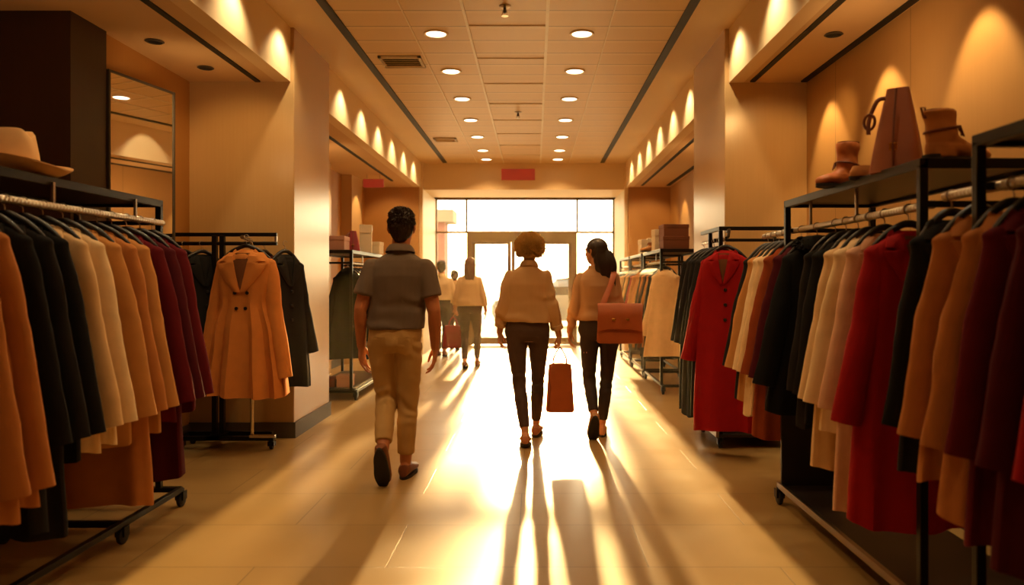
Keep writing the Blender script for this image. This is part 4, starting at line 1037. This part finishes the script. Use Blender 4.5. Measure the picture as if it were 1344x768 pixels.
person('person', (-.905, 5.05, 0), 'man in taupe polo shirt and khaki trousers walking towards the entrance', dict(
    h=1.78, vox=.005, skin=M['skin'], sw=.178, hw=.165, ww=.152,
    J=dict(pelvis=(-.022, 0, .93), chest=(-.006, .01, 1.25), neck=(.012, .012, 1.515), head=(.018, .03, 1.655),
           shL=(-.170, .0, 1.396), shR=(.180, .0, 1.392), elL=(-.240, -.05, 1.115), elR=(.243, -.04, 1.10), wrL=(-.250, .02, .875), wrR=(.240, .03, .865),
           hpL=(-.105, 0, .90), hpR=(.06, 0, .90), knL=(-.085, .04, .52), knR=(.06, .03, .50), anL=(-.062, -.20, .235), anR=(.045, .02, .105)),
    handL=dict(D=(.03, .1, -1), N=(1, .2, 0), T=(.25, 1, 0), curl=.32), handR=dict(D=(-.03, .1, -1), N=(-1, .2, 0), T=(-.25, 1, 0), curl=.38),
    footL=dict(F=(.02, .42, -.9), U=(0, .9, .42)), footR=dict(F=(.08, 1, 0), U=(0, 0, 1)),
    shoe=M['shoe_brown'], trousers=M['chino'], legr=(.098, .090, .072, .066, .065, .056), cuff=.14, belt=.34, tr_off=.012, wr=.0035, pockets=True,
    top_name='polo_shirt', top=M['polo'], hem=.10, hemw=.190, sh_off=.014, loose=.010, sleeve=.66, sleeve_r=(.062, .068, .071), collar=True, ws=.008,
    hair_style='short', hair=M['hair_brown'], seed=3))

person('person', (-.06, 6.2, 0), 'person with golden curly hair in cream shirt carrying a brown tote', dict(
    h=1.69, vox=.005, skin=M['skin_fair'], fem=1, sw=.150, hw=.176, ww=.142,
    J=dict(pelvis=(.0, 0, .90), chest=(.0, .01, 1.2), neck=(.012, .01, 1.44), head=(.018, .03, 1.572),
           shL=(-.143, 0, 1.342), shR=(.150, 0, 1.342), elL=(-.195, -.04, 1.09), elR=(.205, -.03, 1.08), wrL=(-.228, .03, .885), wrR=(.258, .03, .855),
           hpL=(-.090, 0, .87), hpR=(.090, .0, .87), knL=(-.065, -.02, .47), knR=(.085, .12, .48), anL=(-.015, -.2, .11), anR=(.07, .2, .105)),
    handL=dict(D=(-.02, .15, -1), N=(1, 0, 0), T=(.2, 1, 0), curl=.5), handR=dict(D=(0, .05, -1), N=(-1, 0, 0), T=(-.1, 1, 0), curl=.95, grip=True),
    footL=dict(F=(0, 1, -.12), U=(0, .12, 1)), footR=dict(F=(.1, 1, 0), U=(0, 0, 1)),
    shoe=M['shoe_tan'], shoe_top=-.015, trousers=M['denim'], legr=(.094, .080, .060, .057, .057, .043), cuff=.1, belt=.36, tr_off=.008, wr=.003, pockets=True,
    top_name='shirt', top=M['shirt_cream'], hem=.13, hemw=.178, sh_off=.014, loose=.03, sleeve=1.72, sleeve_r=(.051, .056, .056, .055, .050), collar=True, cuffs=True, ws=.012,
    hair_style='curly', hair=M['hair_gold'], seed=5))

person('person', (.53, 6.42, 0), 'woman with long dark hair wearing a beige blouse and an orange-brown shoulder bag', dict(
    h=1.67, vox=.005, skin=M['skin_fair'], fem=1, sw=.155, hw=.172, ww=.142, yaw=.75,
    J=dict(pelvis=(.015, 0, .89), chest=(.0, .01, 1.18), neck=(-.01, .01, 1.42), head=(-.015, .025, 1.55),
           shL=(-.145, .0, 1.330), shR=(.138, 0, 1.330), elL=(-.200, -.03, 1.08), elR=(.19, .03, 1.08), wrL=(-.236, .05, .875), wrR=(.20, .14, .86),
           hpL=(-.07, 0, .86), hpR=(.10, 0, .86), knL=(-.07, .03, .48), knR=(.075, .02, .47), anL=(-.045, -.18, .205), anR=(.035, .0, .10)),
    handL=dict(D=(-.02, .15, -1), N=(1, 0, 0), T=(.2, 1, 0), curl=.5), handR=dict(D=(0, .1, -1), N=(-1, 0, 0), T=(-.1, 1, 0), curl=.5),
    footL=dict(F=(-.05, .55, -.84), U=(0, .84, .55)), footR=dict(F=(.05, 1, 0), U=(0, 0, 1)),
    shoe=M['shoe_beige'], shoe_top=-.015, trousers=M['denim_black'], legr=(.090, .077, .058, .055, .055, .043), cuff=.1, belt=.36, tr_off=.008, wr=.003, pockets=False,
    top_name='blouse', top=M['blouse_tan'], hem=.15, hemw=.175, sh_off=.012, loose=.022, sleeve=1.85, sleeve_r=(.049, .051, .049, .046, .042), collar=False, ws=.009,
    hair_style='long', hair=M['hair_dark'], hair_len=.30, hair_x=.035, hair_taper=.012, seed=8))

person('person', (-.975, 11.4, 0), 'woman with auburn hair in pale top and dark jeans, walking far ahead', dict(
    h=1.66, vox=.008, skin=M['skin_fair'], fem=1, sw=.155, hw=.178, ww=.150,
    J=dict(pelvis=(.01, 0, .90), chest=(.0, .01, 1.18), neck=(0, .01, 1.41), head=(.005, .025, 1.54),
           shL=(-.137, 0, 1.320), shR=(.137, 0, 1.320), elL=(-.195, -.02, 1.08), elR=(.205, -.04, 1.08), wrL=(-.215, .02, .88), wrR=(.24, .0, .86),
           hpL=(-.075, 0, .87), hpR=(.09, 0, .87), knL=(-.07, -.02, .48), knR=(.115, .06, .48), anL=(-.06, -.15, .12), anR=(.10, .15, .11)),
    handL=dict(D=(0, .05, -1), N=(1, 0, 0), T=(.1, 1, 0), curl=.95, grip=True), handR=HR,
    footL=dict(F=(0, 1, -.2), U=(0, .2, 1)), footR=FLAT,
    shoe=M['shoe_brown'], trousers=M['denim'], legr=(.098, .086, .062, .058, .058, .043), cuff=.08, belt=.36, wr=.003,
    top_name='knit_top', top=M['top_white'], hem=.05, hemw=.195, sh_off=.014, loose=.02, sleeve=1.7, sleeve_r=(.049, .052, .05, .048, .045), ws=.004,
    hair_style='long', hair=M['hair_auburn'], hair_len=.25, hair_taper=.03, seed=11))

def plain(loc, label, h, top, tn, hair, trs, seed):
    s = h/1.75
    def V(*p): return tuple(q*s for q in p)
    person('person', loc, label, dict(h=h, vox=.009, skin=M['skin'], sw=.178*s, hw=.165*s, ww=.155*s,
        J=dict(pelvis=V(0, 0, .93), chest=V(0, .01, 1.24), neck=V(0, .01, 1.49), head=V(0, .03, 1.63), shL=V(-.165, 0, 1.39), shR=V(.165, 0, 1.39), elL=V(-.235, -.04, 1.1), elR=V(.235, .03, 1.1),
               wrL=V(-.24, .04, .86), wrR=V(.235, .14, .88), hpL=V(-.085, 0, .9), hpR=V(.085, 0, .9), knL=V(-.08, .1, .5), knR=V(.085, .0, .49), anL=V(-.075, .12, .10), anR=V(.08, -.2, .13)),
        handL=HL, handR=HR, footL=FLAT, footR=dict(F=(0, 1, -.2), U=(0, .2, 1)), shoe=M['shoe_brown'], trousers=trs, legr=(.1, .09, .072, .068, .066, .058), cuff=.05, belt=.36, wr=.004,
        top_name='shirt', top=top, hem=.18, sh_off=.014, loose=.02, sleeve=1.7, sleeve_r=(.056, .058, .055, .052, .046), collar=True, ws=.004, hair_style='short', hair=hair, seed=seed))
plain((-1.62, 13.2, 0), 'man in white shirt and dark trousers near the glazing, beyond the red bag', 1.64, M['shirt_white'], 'shirt', M['hair_black'], M['denim_black'], 21)
plain((-1.53, 14.5, 0), 'small dark-haired person in cream shirt, furthest away beside the glazing', 1.49, M['top_white'], 'shirt', M['hair_black'], M['denim'], 22)

# ------------------------------------------------------------------ bags carried
def soft_bag(name, loc, w0, w1, d, h, label, m, rz=0, handle=None, flap=False, group=None):
    o = empty(name, loc, label, 'bag', group, rz); R = []
    for t in (0, .02, .06, .3, .6, .85, .97, 1.0):
        w = w0 + (w1-w0)*t; dd = d*(1 - .45*t); kk = .90 if t == 0 else (.97 if t == .02 else 1)
        R.append([Vector((w/2*kk*math.copysign(abs(math.cos(a))**.35, math.cos(a)), dd/2*kk*math.copysign(abs(math.sin(a))**.45, math.sin(a)) + .004*math.sin(5*a+t*6), h*t + .006*math.sin(3*a)*t)) for a in [2*PI*q/40 for q in range(40)]])
    MB().loft(R).build('body', m, o)
    return o
tb = soft_bag('tote_bag', (.205, 6.235, .235), .235, .185, .12, .395, 'orange-brown leather tote hanging from the curly-haired person\'s hand', M['tote'])
for y in (-.022, .022):
    MB().tube([(-.055, y, .385), (-.05, y, .44), (-.012, y*.4, .515), (.012, y*.4, .515), (.05, y, .44), (.055, y, .385)], .006, 8, smooth=5).build('handle', M['strapm'], tb)
MB().tube([(-.11, -.045, .36), (-.075, -.05, .2), (-.095, -.055, .05)], .003, 6).build('seam', M['strapm'], tb)

sb = soft_bag('shoulder_bag', (.69, 6.19, .80), .375, .35, .12, .315, 'orange-brown leather shoulder bag with gold clasps on the woman\'s hip', M['tote'], rz=-.08)
R = []
for yy, zz in ((.03, .318), (-.03, .324), (-.055, .30), (-.066, .22), (-.072, .12)):
    R.append([Vector((-.178 + .356*q/12, yy - .006*math.sin(PI*q/12), zz - (.02*abs(q/6-1)**3 if zz < .2 else 0))) for q in range(13)])
mb = MB(); vs = [p for r in R for p in r] + [p + Vector((0, .010, -.006)) for r in R for p in r]; N_ = 65
fs = []
for i in range(4):
    for j in range(12):
        a = i*13+j; fs += [(a, a+1, a+14, a+13), (a+N_, a+13+N_, a+14+N_, a+1+N_)]
bd_ = list(range(13)) + [i*13+12 for i in range(1, 5)] + [52+j for j in range(11, -1, -1)] + [i*13 for i in range(3, 0, -1)]
for i in range(len(bd_)): a, b = bd_[i], bd_[(i+1) % len(bd_)]; fs.append((a, a+N_, b+N_, b))
fl = mb.add(vs, fs) or mb.build('flap', M['leather2'] if False else M['tote'], sb)
for x in (-.05, .06):
    MB().box(x-.014, x+.014, -.086, -.072, .185, .205).build('clasp', M['gold'], fl, False, .003)
MB().tube([(-.145, -.03, .29), (-.12, .0, .36), (-.085, .05, .44), (-.055, .10, .53), (-.045, .16, .58), (-.045, .24, .60), (-.05, .32, .55), (-.05, .375, .44), (.0, .42, .30), (.09, .40, .22), (.145, .25, .19), (.185, .08, .23), (.178, -.02, .29)], .024, 10, smooth=5, flat=.22, ref=(0, -1, .2)).build('strap', M['strapm'] if False else M['tote'], sb)

rb = soft_bag('travel_bag', (-1.225, 11.44, .30), .32, .25, .16, .33, 'burgundy bag hanging from the auburn-haired woman\'s hand', M['redbag'])
for y in (-.03, .03): MB().tube([(-.07, y, .31), (-.05, y, .4), (0, y*.3, .455), (.05, y, .4), (.07, y, .31)], .008, 8, smooth=4).build('handle', M['redbag'], rb)
MB().box(-.1, .1, -.075, -.068, .06, .2).build('pocket', M['redbag'], rb, False, .01)
# haze volume added to stand in for lens glow around the entrance
def glow_haze_mat():
    t = NT('glow_haze'); t.t.nodes.remove(t.b)
    v = t.n('ShaderNodeVolumeScatter', Color=(1, .76, .44, 1), Density=P_GLOW_HAZE, Anisotropy=.62); t.l(v.outputs[0], t.out.inputs['Volume']); return t.m
if P_GLOW_HAZE:
    hz = MB().box(-1.98, 1.56, 5.4, 15.3, .01, 3.39).build('lens_glow_haze', glow_haze_mat(), None, False)
    tag(hz, 'thin warm haze added in the aisle as lens glow towards the entrance', 'haze', None, 'stuff')
# ------------------------------------------------------------------ light from outside and camera
sun = bpy.data.lights.new('sun', 'SUN'); sun.energy = P_SUN; sun.color = (1, .60, .22); sun.angle = math.radians(1.6)
so_ = bpy.data.objects.new('sun', sun); COL.objects.link(so_)
el = math.radians(SUN_EL); dv = Vector((.004*math.cos(el), -math.cos(el), -math.sin(el))); so_.rotation_euler = dv.to_track_quat('-Z', 'Y').to_euler()
W = bpy.data.worlds.new('sky'); SC.world = W; W.use_nodes = True; nt = W.node_tree; nt.nodes.clear()
def wn(t): return nt.nodes.new(t)
tc = wn('ShaderNodeTexCoord'); sp = wn('ShaderNodeSeparateXYZ'); nt.links.new(tc.outputs['Generated'], sp.inputs[0])
rp = wn('ShaderNodeValToRGB'); nt.links.new(sp.outputs[2], rp.inputs[0])
e = rp.color_ramp.elements; e[0].position = 0; e[0].color = (1, .72, .36, 1); e[1].position = .6; e[1].color = (.8, .66, .45, 1)
q = e.new(.12); q.color = (1, .80, .48, 1)
# glow around the low sun
nv = wn('ShaderNodeVectorMath'); nv.operation = 'DOT_PRODUCT'; nt.links.new(tc.outputs['Generated'], nv.inputs[0]); nv.inputs[1].default_value = tuple(-dv)
pw = wn('ShaderNodeMath'); pw.operation = 'POWER'; nt.links.new(nv.outputs['Value'], pw.inputs[0]); pw.inputs[1].default_value = 60
ml = wn('ShaderNodeMath'); ml.operation = 'MULTIPLY_ADD'; nt.links.new(pw.outputs[0], ml.inputs[0]); ml.inputs[1].default_value = 6; ml.inputs[2].default_value = P_SKY
bg = wn('ShaderNodeBackground'); nt.links.new(rp.outputs[0], bg.inputs[0]); nt.links.new(ml.outputs[0], bg.inputs[1])
wo = wn('ShaderNodeOutputWorld'); nt.links.new(bg.outputs[0], wo.inputs[0])

cam = bpy.data.cameras.new('camera'); co = bpy.data.objects.new('camera', cam); COL.objects.link(co)
co.location = (0, 0, EYE); co.rotation_euler = (PI/2, 0, 0)
cam.sensor_width = 36; cam.lens = 36*1000/1344; cam.shift_x = -30/1344; cam.shift_y = -16/1344
cam.clip_start = .05; cam.dof.use_dof = True; cam.dof.focus_distance = 5.8; cam.dof.aperture_fstop = 1.8
SC.camera = co
vs_ = SC.view_settings; vs_.view_transform = VT; vs_.look = LOOK; vs_.exposure = EXPO
SC.cycles.max_bounces = 8; SC.cycles.sample_clamp_indirect = 6
